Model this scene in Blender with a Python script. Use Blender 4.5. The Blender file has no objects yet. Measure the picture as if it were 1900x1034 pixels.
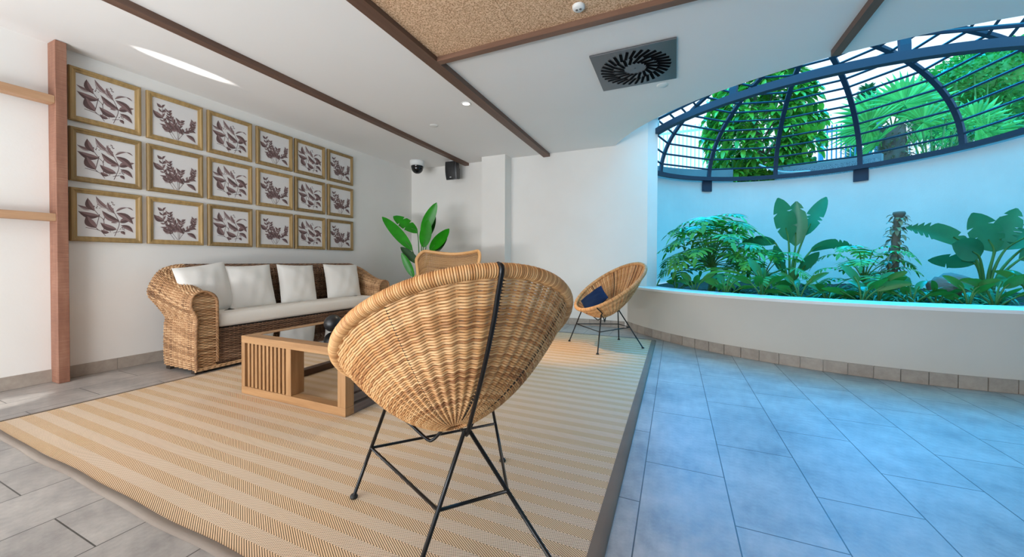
import bpy, bmesh, math, random
import numpy as np
from mathutils import Vector, Matrix

random.seed(7)
rng = np.random.RandomState(7)
PI = math.pi
sc = bpy.context.scene
C = sc.collection

# ------------------------------------------------------------------ camera
F_PX, YAW, PITCH, ROLL, PP_Y = 687.2, .414606, .0123958, .0036914, -23.406
fw = Vector((-math.sin(YAW) * math.cos(PITCH), math.cos(YAW) * math.cos(PITCH), -math.sin(PITCH)))
r0 = Vector((math.cos(YAW), math.sin(YAW), 0))
u0 = r0.cross(fw)
rv = math.cos(ROLL) * r0 + math.sin(ROLL) * u0
uv = -math.sin(ROLL) * r0 + math.cos(ROLL) * u0
cam_data = bpy.data.cameras.new('camera')
cam = bpy.data.objects.new('camera', cam_data)
C.objects.link(cam)
cam_data.sensor_width = 36.0
cam_data.lens = F_PX / 1900 * 36
cam_data.shift_y = PP_Y / 1900
cam_data.clip_start = 0.02
cam.matrix_world = Matrix(((rv.x, uv.x, -fw.x, 0), (rv.y, uv.y, -fw.y, 0), (rv.z, uv.z, -fw.z, .875), (0, 0, 0, 1)))
sc.camera = cam

# ------------------------------------------------------------------ colour management
sc.view_settings.view_transform = 'Standard'
sc.view_settings.look = 'None'
sc.view_settings.gamma = 1.0
sc.view_settings.use_curve_mapping = False
sc.view_settings.exposure = 0.0
cy = sc.cycles
cy.use_denoising = True
cy.max_bounces = 8
cy.diffuse_bounces = 5
cy.glossy_bounces = 3
cy.transparent_max_bounces = 12
cy.sample_clamp_indirect = 6.0
cy.caustics_reflective = False
cy.caustics_refractive = False

# ------------------------------------------------------------------ sky: white haze low down, deep blue overhead
w = bpy.data.worlds.new('sky')
sc.world = w
w.use_nodes = True
nt = w.node_tree
nt.nodes.clear()
out = nt.nodes.new('ShaderNodeOutputWorld')
bg = nt.nodes.new('ShaderNodeBackground')
tc = nt.nodes.new('ShaderNodeTexCoord')
sp = nt.nodes.new('ShaderNodeSeparateXYZ')
rp = nt.nodes.new('ShaderNodeValToRGB')
nt.links.new(tc.outputs['Generated'], sp.inputs[0])
nt.links.new(sp.outputs['Z'], rp.inputs['Fac'])
nt.links.new(rp.outputs['Color'], bg.inputs['Color'])
nt.links.new(bg.outputs[0], out.inputs['Surface'])
bg.inputs['Strength'].default_value = 7.0
e = rp.color_ramp.elements
e[0].position, e[0].color = 0.0, (.145, .18, .22, 1)
e[1].position, e[1].color = 0.44, (.145, .18, .22, 1)
n_ = e.new(0.52); n_.color = (.02, .44, .72, 1)
n_ = e.new(1.0); n_.color = (.02, .50, .86, 1)


def lamp(name, kind, loc, target, color, power, **kw):
    d = bpy.data.lights.new(name, kind)
    d.color, d.energy = color, power
    for k, v in kw.items():
        setattr(d, k, v)
    o = bpy.data.objects.new(name, d)
    C.objects.link(o)
    o.location = loc
    o.rotation_euler = (Vector(target) - Vector(loc)).to_track_quat('-Z', 'Y').to_euler()
    return o


# blue skylight falling through the open dome into the room
lamp('sky_light', 'SUN', (1.5, 9, 6), (.9, 2.6, 0), (.0, .35, 1.0), 7.5, angle=math.radians(40))
# daylight through the glazed front behind the camera
lamp('front_daylight', 'AREA', (-2.5, -2.55, 1.25), (-3.5, 2.5, 1.2), (.98, .99, 1.0), 74, shape='RECTANGLE', size=3.4, size_y=2.2)
# added fill light low behind the camera, aimed up to brighten the ceiling
lamp('ceiling_fill', 'AREA', (-2.3, -2.45, .25), (-2.7, -.9, 2.1), (.97, .985, 1.0), 140, shape='RECTANGLE', size=3.2, size_y=.5)
# sun glint thrown up on the ceiling and on the floor by the left
lamp('sun_glint', 'SPOT', (-3.80, -2.2, 1.60), (-3.56, 1.66, 2.41), (1, .99, .97), 3200, spot_size=math.radians(2.0), spot_blend=.3, shadow_soft_size=.01)
lamp('sun_glint', 'SPOT', (-3.0, -2.2, 2.3), (-3.72, .80, 0), (1, .98, .94), 700, spot_size=math.radians(4), spot_blend=.6, shadow_soft_size=.01)


# ------------------------------------------------------------------ materials
def mat(name, color=(.8, .8, .8), rough=.6, metal=0.0, spec=.5):
    m = bpy.data.materials.new(name)
    m.use_nodes = True
    b = m.node_tree.nodes['Principled BSDF']
    b.inputs['Base Color'].default_value = (*color, 1)
    b.inputs['Roughness'].default_value = rough
    b.inputs['Metallic'].default_value = metal
    b.inputs['Specular IOR Level'].default_value = spec
    return m


class NT:
    def __init__(self, m):
        self.m, self.t = m, m.node_tree
        self.b = self.t.nodes['Principled BSDF']

    def n(self, kind, **kw):
        nd = self.t.nodes.new(kind)
        for k, v in kw.items():
            if k.startswith('i_'):
                nd.inputs[k[2:].replace('_', ' ')].default_value = v
            else:
                setattr(nd, k, v)
        return nd

    def l(self, a, b):
        self.t.links.new(a, b)

    def math(self, op, a, b=None, c=None):
        nd = self.t.nodes.new('ShaderNodeMath')
        nd.operation = op
        for i, x in enumerate((a, b, c)):
            if x is None:
                continue
            if isinstance(x, (int, float)):
                nd.inputs[i].default_value = x
            else:
                self.l(x, nd.inputs[i])
        return nd.outputs[0]

    def ramp(self, fac, stops):
        nd = self.t.nodes.new('ShaderNodeValToRGB')
        el = nd.color_ramp.elements
        while len(el) < len(stops):
            el.new(0.5)
        for e_, (p, c) in zip(el, stops):
            e_.position, e_.color = p, (*c, 1)
        self.l(fac, nd.inputs['Fac'])
        return nd.outputs['Color']

    def coord(self, which='Object', scale=(1, 1, 1), loc=(0, 0, 0), rot=(0, 0, 0)):
        t = self.n('ShaderNodeTexCoord')
        mp = self.n('ShaderNodeMapping')
        mp.inputs['Scale'].default_value = scale
        mp.inputs['Location'].default_value = loc
        mp.inputs['Rotation'].default_value = rot
        self.l(t.outputs[which], mp.inputs['Vector'])
        return mp.outputs[0]

    def noise(self, vec, scale, detail=4, rough=.55):
        nd = self.n('ShaderNodeTexNoise')
        nd.inputs['Scale'].default_value = scale
        nd.inputs['Detail'].default_value = detail
        nd.inputs['Roughness'].default_value = rough
        if vec is not None:
            self.l(vec, nd.inputs['Vector'])
        return nd.outputs['Fac']

    def bump(self, h, strength=.3, dist=.01):
        nd = self.n('ShaderNodeBump')
        nd.inputs['Strength'].default_value = strength
        nd.inputs['Distance'].default_value = dist
        self.l(h, nd.inputs['Height'])
        self.l(nd.outputs[0], self.b.inputs['Normal'])
        return nd

    def col(self, s):
        self.l(s, self.b.inputs['Base Color'])


def plaster(name, a, b, bump=.12, rough=.75):
    m = mat(name, a, rough)
    k = NT(m)
    v = k.coord()
    k.col(k.ramp(k.noise(v, 1.6, 3), [(.3, a), (.7, b)]))
    k.bump(k.noise(v, 55, 5), bump, .004)
    return m


def wood(name, a, b, axis='z', scale=1.0, rough=.45, rand=0.0):
    m = mat(name, a, rough)
    k = NT(m)
    s = {'x': (1.2, 14, 14), 'y': (14, 1.2, 14), 'z': (14, 14, 1.2)}[axis]
    v = k.coord(scale=tuple(q * scale for q in s))
    f = k.noise(v, 2.2, 6, .65)
    c = k.ramp(f, [(.25, a), (.75, b)])
    if rand:
        oi = k.n('ShaderNodeObjectInfo')
        hs = k.n('ShaderNodeHueSaturation')
        k.l(c, hs.inputs['Color'])
        k.l(k.math('ADD', k.math('MULTIPLY', oi.outputs['Random'], rand), 1 - rand / 2), hs.inputs['Value'])
        c = hs.outputs['Color']
    k.col(c)
    k.bump(f, .18, .004)
    return m


def wicker(name, dark, mid, light, rough=.5):
    m = mat(name, mid, rough)
    k = NT(m)
    g = k.n('ShaderNodeNewGeometry')
    v = k.coord()
    f = k.math('ADD', k.math('MULTIPLY', g.outputs['Random Per Island'], .55), k.math('MULTIPLY', k.noise(v, 9, 4, .6), .6))
    k.col(k.ramp(f, [(.2, dark), (.5, mid), (.85, light)]))
    k.bump(k.noise(v, 420, 2), .15, .001)
    return m


def leafmat(name, a, b, vein=True, rough=.42):
    m = mat(name, a, rough)
    k = NT(m)
    v = k.coord()
    g = k.n('ShaderNodeNewGeometry')
    f = k.math('ADD', k.math('MULTIPLY', g.outputs['Random Per Island'], .6), k.math('MULTIPLY', k.noise(v, 6, 3), .5))
    c = k.ramp(f, [(.25, a), (.8, b)])
    k.col(c)
    tl_ = k.n('ShaderNodeBsdfTranslucent'); mx_ = k.n('ShaderNodeMixShader'); mx_.inputs[0].default_value = .22
    k.l(c, tl_.inputs['Color'])
    o_ = m.node_tree.nodes['Material Output']
    k.l(k.b.outputs[0], mx_.inputs[1]); k.l(tl_.outputs[0], mx_.inputs[2]); k.l(mx_.outputs[0], o_.inputs['Surface'])
    return m


M = {}
M['wall'] = plaster('wall_paint', (.82, .79, .745), (.85, .825, .785))
M['ceil'] = plaster('ceiling_paint', (.82, .80, .78), (.835, .815, .795), .05)
M['atrium'] = plaster('atrium_render', (.80, .80, .79), (.72, .73, .73), .5)
M['planter'] = plaster('planter_paint', (.58, .545, .485), (.62, .58, .52), .1)
M['sill'] = plaster('sill_paint', (.85, .86, .85), (.80, .82, .82), .1, .5)

# floor tiles
m = M['floor'] = mat('floor_tiles', (.4, .38, .36), .36)
k = NT(m)
tcn = k.n('ShaderNodeTexCoord')
sx = k.n('ShaderNodeSeparateXYZ')
k.l(tcn.outputs['Object'], sx.inputs[0])
cx = k.n('ShaderNodeCombineXYZ')
k.l(k.math('SUBTRACT', sx.outputs['Y'], .214), cx.inputs['X'])
k.l(k.math('ADD', sx.outputs['X'], .11), cx.inputs['Y'])
br = k.n('ShaderNodeTexBrick')
br.offset = .5
br.inputs['Scale'].default_value = 1
br.inputs['Brick Width'].default_value = .6
br.inputs['Row Height'].default_value = .3
br.inputs['Mortar Size'].default_value = .0022
br.inputs['Mortar Smooth'].default_value = .1
br.inputs['Color1'].default_value = (.385, .36, .34, 1)
br.inputs['Color2'].default_value = (.335, .313, .295, 1)
br.inputs['Mortar'].default_value = (.06, .055, .05, 1)
k.l(cx.outputs[0], br.inputs['Vector'])
nz = k.noise(tcn.outputs['Object'], 3.2, 8, .68)
nz2 = k.noise(tcn.outputs['Object'], 26, 5, .7)
mx = k.n('ShaderNodeMix', data_type='RGBA', blend_type='MULTIPLY')
mx.inputs['Factor'].default_value = 1.0
k.l(br.outputs['Color'], mx.inputs['A'])
k.l(k.ramp(k.math('ADD', k.math('MULTIPLY', nz, .7), k.math('MULTIPLY', nz2, .3)), [(.34, (.60, .60, .62)), (.5, (1, .99, .98)), (.66, (1.40, 1.38, 1.35))]), mx.inputs['B'])
k.col(mx.outputs['Result'])
k.l(k.math('ADD', k.math('MULTIPLY', nz2, .25), .27), k.b.inputs['Roughness'])
k.bump(k.math('SUBTRACT', k.math('MULTIPLY', nz2, .25), br.outputs['Fac']), .25, .003)

m = M['base'] = mat('skirting_tile', (.36, .30, .25), .5)
k = NT(m); v = k.coord(); f = k.noise(v, 14, 6, .7)
g = k.n('ShaderNodeNewGeometry')
k.col(k.ramp(k.math('ADD', k.math('MULTIPLY', f, .8), k.math('MULTIPLY', g.outputs['Random Per Island'], .2)), [(.3, (.29, .24, .20)), (.8, (.46, .40, .34))]))
k.bump(f, .2, .003)

m = M['cork'] = mat('cork_panel', (.42, .27, .15), .9)
k = NT(m); v = k.coord()
vo = k.n('ShaderNodeTexVoronoi'); vo.inputs['Scale'].default_value = 95
k.l(v, vo.inputs['Vector'])
f = k.noise(v, 110, 4, .75)
k.col(k.ramp(k.math('ADD', k.math('MULTIPLY', f, 1.0), k.math('MULTIPLY', vo.outputs['Distance'], .3)), [(.44, (.17, .075, .034)), (.58, (.52, .30, .16)), (.76, (.84, .59, .39))]))
k.bump(f, .5, .004)

M['batten'] = wood('brown_batten_wood', (.10, .050, .032), (.17, .09, .06), 'y', .6, .5)
M['batten_x'] = wood('brown_batten_wood_cross', (.13, .065, .04), (.24, .13, .085), 'x', .6, .5)

m = M['sawn'] = mat('sawn_post_wood', (.40, .20, .12), .6)
k = NT(m)
v1 = k.coord(scale=(3, 3, 70)); v2 = k.coord(scale=(6, 6, 1.2))
f = k.noise(v1, 2.4, 4, .7)
k.col(k.ramp(k.math('ADD', k.math('MULTIPLY', f, .55), k.math('MULTIPLY', k.noise(v2, 3, 5), .5)), [(.3, (.17, .07, .042)), (.55, (.29, .13, .08)), (.8, (.43, .235, .155))]))
k.bump(f, .5, .004)
M['rail'] = wood('sawn_rail_wood', (.42, .23, .12), (.58, .35, .20), 'y', .8, .55)

M['frame'] = wood('picture_frame_wood', (.22, .135, .045), (.46, .30, .12), 'z', 1.0, .5, .45)
M['paper'] = plaster('print_paper', (.72, .69, .67), (.76, .73, .71), .1, .8)
M['ink_dark'] = plaster('print_ink_dark', (.095, .055, .052), (.18, .11, .105), 0, .9)
M['ink_mid'] = plaster('print_ink_mid', (.20, .12, .12), (.32, .21, .20), 0, .9)
M['ink_light'] = plaster('print_ink_light', (.36, .28, .27), (.48, .39, .38), 0, .9)

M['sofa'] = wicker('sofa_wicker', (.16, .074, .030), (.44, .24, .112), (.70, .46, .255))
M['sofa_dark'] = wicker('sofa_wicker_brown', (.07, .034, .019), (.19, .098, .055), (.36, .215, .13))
M['cane'] = wicker('chair_cane', (.32, .125, .042), (.62, .315, .12), (.78, .47, .22))
M['cane_rim'] = wicker('chair_cane_rim', (.42, .185, .06), (.63, .325, .125), (.76, .45, .205))
M['stake'] = mat('dark_stake', (.035, .022, .014), .7)
M['wing'] = wicker('wing_cane', (.30, .16, .065), (.46, .265, .115), (.56, .34, .16))
M['black'] = mat('black_powder_coated_steel', (.008, .008, .009), .32, .3)
M['rubber'] = mat('black_rubber', (.012, .012, .012), .6)


def fabric(name, a, b, sc_=600, bump=.25):
    m = mat(name, a, .9, 0, .2)
    k = NT(m); v = k.coord()
    k.col(k.ramp(k.noise(v, 2.5, 4), [(.3, a), (.7, b)]))
    f = k.math('ADD', k.noise(v, sc_, 2), k.math('MULTIPLY', k.noise(v, 14, 3), 1.6))
    k.bump(f, bump, .006)
    return m


M['white_fabric'] = fabric('white_linen', (.78, .755, .71), (.82, .80, .76))
M['seat_fabric'] = fabric('offwhite_linen', (.74, .70, .64), (.78, .745, .69))
M['navy'] = fabric('navy_fabric', (.004, .016, .06), (.008, .028, .095))
M['tan_fabric'] = fabric('tan_fabric', (.42, .25, .12), (.50, .31, .16))
M['teak'] = wood('teak_wood', (.28, .14, .055), (.47, .265, .12), 'z', 1.0, .45)
M['teak_x'] = wood('teak_wood_rail', (.28, .14, .055), (.47, .265, .12), 'x', 1.0, .45)
M['teak_dark'] = wood('dark_teak', (.10, .075, .07), (.20, .15, .13), 'y', 1.0, .5)  # darker, greyer teak for the table's right side
M['teak_brown_shaded'] = wood('shaded_brown_teak', (.06, .03, .018), (.12, .06, .035), 'y', 1.0, .5)  # brown teak with the left bottom rail's shade put into its colour

m = M['glass'] = bpy.data.materials.new('tinted_glass')
m.use_nodes = True
t = m.node_tree; t.nodes.clear()
o_ = t.nodes.new('ShaderNodeOutputMaterial'); ms = t.nodes.new('ShaderNodeMixShader')
tr = t.nodes.new('ShaderNodeBsdfTransparent'); gl = t.nodes.new('ShaderNodeBsdfGlossy'); fr = t.nodes.new('ShaderNodeFresnel')
tr.inputs[0].default_value = (.95, .95, .92, 1); gl.inputs['Roughness'].default_value = .02
fr.inputs['IOR'].default_value = 1.5
mul_ = t.nodes.new('ShaderNodeMath'); mul_.operation = 'MULTIPLY'; mul_.use_clamp = True; mul_.inputs[1].default_value = 1.9
t.links.new(fr.outputs[0], mul_.inputs[0]); t.links.new(mul_.outputs[0], ms.inputs[0]); t.links.new(tr.outputs[0], ms.inputs[1]); t.links.new(gl.outputs[0], ms.inputs[2]); t.links.new(ms.outputs[0], o_.inputs[0])

# rug
m = M['rug'] = mat('herringbone_weave', (.6, .45, .28), .95, 0, .1)
k = NT(m)
tcn = k.n('ShaderNodeTexCoord'); sx = k.n('ShaderNodeSeparateXYZ')
k.l(tcn.outputs['Object'], sx.inputs[0])
PER = .0955
yy = k.math('ADD', sx.outputs['Y'], 10 * PER)
ph = k.math('FRACT', k.math('DIVIDE', yy, PER))
tri = k.math('PINGPONG', yy, PER / 2)
isA = k.math('LESS_THAN', ph, .5)
q = k.math('ADD', k.math('ADD', sx.outputs['X'], 20), k.math('MULTIPLY', tri, 1.73))
qs = k.math('FRACT', k.math('DIVIDE', q, .0122))
tw = k.math('ABSOLUTE', k.math('SUBTRACT', qs, .5))      # 0 at groove centre
groove = k.n('ShaderNodeMapRange'); groove.inputs['From Min'].default_value = .12; groove.inputs['From Max'].default_value = .20
k.l(tw, groove.inputs['Value'])
gA = k.math('MAXIMUM', groove.outputs[0], k.math('MULTIPLY', isA, k.math('GREATER_THAN', tw, .15)))                                  # 0 in groove, 1 on yarn
# in the B stripes the groove is stitched across with short light loops
st = k.math('FRACT', k.math('DIVIDE', k.math('SUBTRACT', sx.outputs['X'], k.math('MULTIPLY', tri, .58)), .0075))
loop = k.math('MULTIPLY', k.math('SUBTRACT', 1.0, isA), k.math('GREATER_THAN', st, .5))
gB = k.math('MAXIMUM', gA, k.math('MULTIPLY', loop, .6))
nz = k.noise(tcn.outputs['Object'], 2.4, 3)
yarn = k.ramp(k.math('ADD', k.math('MULTIPLY', isA, .45), k.math('MULTIPLY', nz, .5)), [(.15, (.86, .675, .51)), (.45, (.855, .648, .462)), (.75, (.84, .60, .372))])
mx = k.n('ShaderNodeMix', data_type='RGBA')
mx.inputs['A'].default_value = (.055, .034, .022, 1)
k.l(gB, mx.inputs['Factor']); k.l(yarn, mx.inputs['B'])
k.col(mx.outputs['Result'])
k.bump(gB, .6, .003)
M['bind'] = fabric('rug_binding', (.22, .172, .14), (.29, .24, .20), 900, .5)

M['steel'] = mat('grey_satin_metal', (.12, .12, .125), .34, .35)
M['slot'] = mat('diffuser_blade_black', (.004, .004, .005), .9, 0, .04)
M['iron'] = mat('blue_grey_iron_paint', (.014, .034, .07), .6, .1)
M['plastic'] = mat('white_plastic', (.78, .78, .76), .4)
M['gloss_black'] = mat('black_gloss_plastic', (.006, .006, .007), .08)
M['spk_black'] = mat('black_speaker_plastic', (.012, .012, .013), .4)
M['ball'] = mat('matt_black_ceramic', (.009, .009, .010), .38)
m = M['lamp_on'] = mat('lit_lamp', (1, 1, 1), .5)
k = NT(m); k.b.inputs['Emission Color'].default_value = (1, .96, .9, 1); k.b.inputs['Emission Strength'].default_value = 3.0
M['pot'] = plaster('grey_pot', (.34, .33, .31), (.42, .41, .39), .2, .6)
m = M['soil'] = mat('soil', (.03, .02, .015), .95)
k = NT(m); v = k.coord(); f = k.noise(v, 30, 6, .7)
k.col(k.ramp(f, [(.3, (.015, .010, .008)), (.7, (.075, .055, .045))])); k.bump(f, .9, .03)
m = M['granite'] = mat('blue_granite', (.1, .13, .16), .6)
k = NT(m); v = k.coord(); f = k.noise(v, 120, 3, .7)
k.col(k.ramp(f, [(.4, (.05, .065, .085)), (.62, (.28, .32, .36))]))
M['rock'] = plaster('brown_rock', (.16, .13, .12), (.30, .26, .24), 1.0, .9)
M['paving'] = plaster('garden_paving', (.30, .29, .28), (.40, .39, .37), .5, .9)
M['kerb'] = plaster('kerb_concrete', (.16, .18, .20), (.22, .24, .26), .4, .85)
M['fence_white'] = mat('white_fence_paint', (.82, .82, .80), .5)
M['gate_blue'] = mat('blue_gate_paint', (.07, .26, .42), .45)
M['pipe'] = mat('pale_pipe', (.5, .56, .6), .35, .3)
M['pink'] = mat('pink_petals', (.75, .12, .22), .6)

M['l_house'] = leafmat('houseplant_leaf', (.004, .13, .003), (.025, .40, .006), rough=.35)
M['l_house_dark'] = leafmat('houseplant_dark_leaf', (.002, .035, .003), (.008, .085, .006), rough=.35)
M['l_strel'] = leafmat('strelitzia_leaf', (.012, .12, .055), (.035, .25, .10), rough=.35)
M['l_phil'] = leafmat('philodendron_leaf', (.02, .17, .022), (.14, .46, .05), rough=.33)
M['l_low'] = leafmat('low_leaf', (.010, .10, .02), (.05, .27, .035), rough=.38)
M['l_thin'] = leafmat('thin_leaf', (.02, .13, .04), (.08, .30, .09))
M['l_bush'] = leafmat('bush_leaf', (.025, .17, .025), (.24, .62, .07), rough=.25)
M['l_palm'] = leafmat('palm_leaf', (.06, .34, .06), (.16, .62, .14))
M['l_hedge'] = leafmat('hedge_leaf', (.03, .20, .04), (.18, .56, .12))
M['l_cyp'] = leafmat('cypress_leaf', (.02, .14, .05), (.06, .25, .09))
M['l_dry'] = leafmat('dry_leaf', (.20, .12, .06), (.42, .30, .16))
M['stem'] = mat('green_stem', (.07, .22, .05), .5)
M['stem_brown'] = mat('brown_stem', (.13, .085, .045), .7)
M['bark'] = plaster('bark', (.11, .085, .07), (.24, .19, .16), 1.0, .9)


# ------------------------------------------------------------------ mesh helpers
class MB:
    def __init__(self):
        self.v, self.f, self.mi, self.nv = [], [], [], 0

    def add(self, verts, faces, mi=0):
        verts = np.asarray(verts, float).reshape(-1, 3)
        self.v.append(verts)
        fo = [tuple(int(i) + self.nv for i in f) for f in faces]
        self.f += fo
        self.mi += [mi] * len(fo)
        self.nv += len(verts)
        return self

    def box(self, a, b, mi=0, rot=None, piv=None):
        x0, y0, z0 = a; x1, y1, z1 = b
        V = np.array([(x0, y0, z0), (x1, y0, z0), (x1, y1, z0), (x0, y1, z0), (x0, y0, z1), (x1, y0, z1), (x1, y1, z1), (x0, y1, z1)], float)
        if rot is not None:
            R = np.array(Matrix.Rotation(rot[0], 3, rot[1]))
            p = np.array(piv if piv is not None else V.mean(0))
            V = (V - p) @ R.T + p
        return self.add(V, [(0, 3, 2, 1), (4, 5, 6, 7), (0, 1, 5, 4), (1, 2, 6, 5), (2, 3, 7, 6), (3, 0, 4, 7)], mi)

    def grid(self, P, cu=False, cv=False, mi=0):
        P = np.asarray(P, float)
        nu, nv = P.shape[:2]
        iu = np.arange(nu if cu else nu - 1); iv = np.arange(nv if cv else nv - 1)
        I, J = np.meshgrid(iu, iv, indexing='ij')
        I2, J2 = (I + 1) % nu, (J + 1) % nv
        Q = np.stack([I * nv + J, I2 * nv + J, I2 * nv + J2, I * nv + J2], -1).reshape(-1, 4)
        return self.add(P.reshape(-1, 3), Q.tolist(), mi)

    def tube(self, pts, r, n=8, closed=False, cap=True, mi=0):
        pts = np.asarray(pts, float); N = len(pts)
        r = np.broadcast_to(np.asarray(r, float), (N,))
        if closed:
            T = np.roll(pts, -1, 0) - np.roll(pts, 1, 0)
        else:
            T = np.gradient(pts, axis=0)
        T /= np.linalg.norm(T, axis=1)[:, None] + 1e-12
        ref = np.array([0, 0, 1.]) if abs(T[0][2]) < .9 else np.array([1., 0, 0])
        A = np.cross(T[0], ref); A /= np.linalg.norm(A)
        fr_ = []
        for i in range(N):
            A = A - T[i] * (A @ T[i]); A /= np.linalg.norm(A) + 1e-12
            fr_.append(A)
        A = np.array(fr_); B = np.cross(T, A)
        th = np.linspace(0, 2 * PI, n, endpoint=False)
        P = pts[:, None] + r[:, None, None] * (A[:, None] * np.cos(th)[None, :, None] + B[:, None] * np.sin(th)[None, :, None])
        base = self.nv
        self.grid(P, closed, True, mi)
        if cap and not closed:
            self.f += [tuple(base + i for i in range(n))[::-1], tuple(base + (N - 1) * n + i for i in range(n))]
            self.mi += [mi, mi]
        return self

    def lathe(self, prof, n=32, c=(0, 0, 0), mi=0):
        th = np.linspace(0, 2 * PI, n, endpoint=False)
        P = np.array([[(c[0] + r_ * math.cos(t_), c[1] + r_ * math.sin(t_), c[2] + z_) for t_ in th] for r_, z_ in prof])
        return self.grid(P, False, True, mi)

    def prism(self, poly, z0, z1, mi=0):
        n = len(poly)
        V = [(x, y, z0) for x, y in poly] + [(x, y, z1) for x, y in poly]
        Fs = [tuple(range(n))[::-1], tuple(range(n, 2 * n))] + [(i, (i + 1) % n, n + (i + 1) % n, n + i) for i in range(n)]
        return self.add(V, Fs, mi)

    def build(self, name, mats, parent=None, smooth=False, loc=None, bevel=0.0, fixn=False):
        me = bpy.data.meshes.new(name)
        V = np.concatenate(self.v) if self.v else np.zeros((0, 3))
        if loc is not None:
            V = V - np.array(loc)
        me.from_pydata(V.tolist(), [], self.f)
        ms_ = mats if isinstance(mats, (list, tuple)) else [mats]
        for q_ in ms_:
            me.materials.append(q_)
        if len(ms_) > 1:
            me.polygons.foreach_set('material_index', self.mi)
        if smooth:
            me.polygons.foreach_set('use_smooth', [True] * len(me.polygons))
        if fixn:
            bm_ = bmesh.new(); bm_.from_mesh(me)
            bmesh.ops.recalc_face_normals(bm_, faces=bm_.faces)
            bm_.to_mesh(me); bm_.free()
        me.update()
        ob = bpy.data.objects.new(name, me)
        C.objects.link(ob)
        if loc is not None:
            ob.location = loc
        if parent:
            ob.parent = parent
        if bevel:
            md = ob.modifiers.new('bevel', 'BEVEL'); md.width = bevel; md.segments = 2; md.limit_method = 'ANGLE'
        return ob


def tag(o, label, cat, group=None, kind=None):
    o['label'], o['category'] = label, cat
    if group:
        o['group'] = group
    if kind:
        o['kind'] = kind
    return o


def thing(name, label, cat, loc=(0, 0, 0), rotz=0.0, group=None):
    o = bpy.data.objects.new(name, None)
    C.objects.link(o)
    o.empty_display_size = .1
    o.location = loc
    o.rotation_euler = (0, 0, rotz)
    return tag(o, label, cat, group)


def struct(o):
    o['kind'] = 'structure'
    return o


def dup(root, loc=None, rotz=None, label=None, group=None):
    c = root.copy(); C.objects.link(c)
    if loc is not None:
        c.location = loc
    if rotz is not None:
        c.rotation_euler = (0, 0, rotz)
    if label:
        c['label'] = label
    if group:
        c['group'] = group
    for ch in list(root.children):
        d = ch.copy(); C.objects.link(d); d.parent = c
        for g_ in list(ch.children):
            e_ = g_.copy(); C.objects.link(e_); e_.parent = d
    return c


def catmull(pts, n=8, closed=False):
    P = [np.array(p, float) for p in pts]
    if closed:
        P = [P[-1]] + P + [P[0], P[1]]
    else:
        P = [2 * P[0] - P[1]] + P + [2 * P[-1] - P[-2]]
    o = []
    for i in range(1, len(P) - 2):
        for t_ in np.linspace(0, 1, n, endpoint=False):
            a, b, c, d = P[i - 1], P[i], P[i + 1], P[i + 2]
            o.append(.5 * (2 * b + (c - a) * t_ + (2 * a - 5 * b + 4 * c - d) * t_ ** 2 + (3 * b - a - 3 * c + d) * t_ ** 3))
    if not closed:
        o.append(P[-2])
    return np.array(o)


def weave(mb, S, rows, u, stake, r=.0045, amp=.004, cu=False, nsec=5, alt=.5, vw=0.0, flip=1.0, mi=0):
    """Woven strands over a surface. S: array (rows, len(u), 3) of strand centre lines; u: position along the strand in stake units."""
    S = np.asarray(S, float)
    R, N = S.shape[:2]
    if cu:
        T = np.roll(S, -1, 1) - np.roll(S, 1, 1)
    else:
        T = np.gradient(S, axis=1)
    B = np.gradient(S, axis=0)
    T /= np.linalg.norm(T, axis=2, keepdims=True) + 1e-12
    B -= T * (B * T).sum(2, keepdims=True)
    B /= np.linalg.norm(B, axis=2, keepdims=True) + 1e-12
    Nn = np.cross(T, B) * flip
    ph_ = np.cos(2 * PI * np.asarray(u))[None, :]
    sg = np.where(np.arange(R) % 2 == 0, 1.0, -1.0)[:, None]
    ph2 = np.cos(PI * np.asarray(u))[None, :]
    offs = amp * ((1 - alt) * ph_ + alt * ph2 * sg)
    S = S + Nn * offs[..., None] + B * (vw * ph2)[..., None]
    th = np.linspace(0, 2 * PI, nsec, endpoint=False)
    rr = np.broadcast_to(np.asarray(r, float), (R,)) if np.ndim(r) else np.full(R, r)
    for j in range(R):
        P = S[j][:, None] + rr[j] * (Nn[j][:, None] * np.cos(th)[None, :, None] + B[j][:, None] * np.sin(th)[None, :, None])
        mb.grid(P, cu, True, mi)


def nrm(a):
    a = np.asarray(a, float)
    return a / (np.linalg.norm(a) + 1e-12)


UP = np.array([0, 0, 1.])


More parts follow.
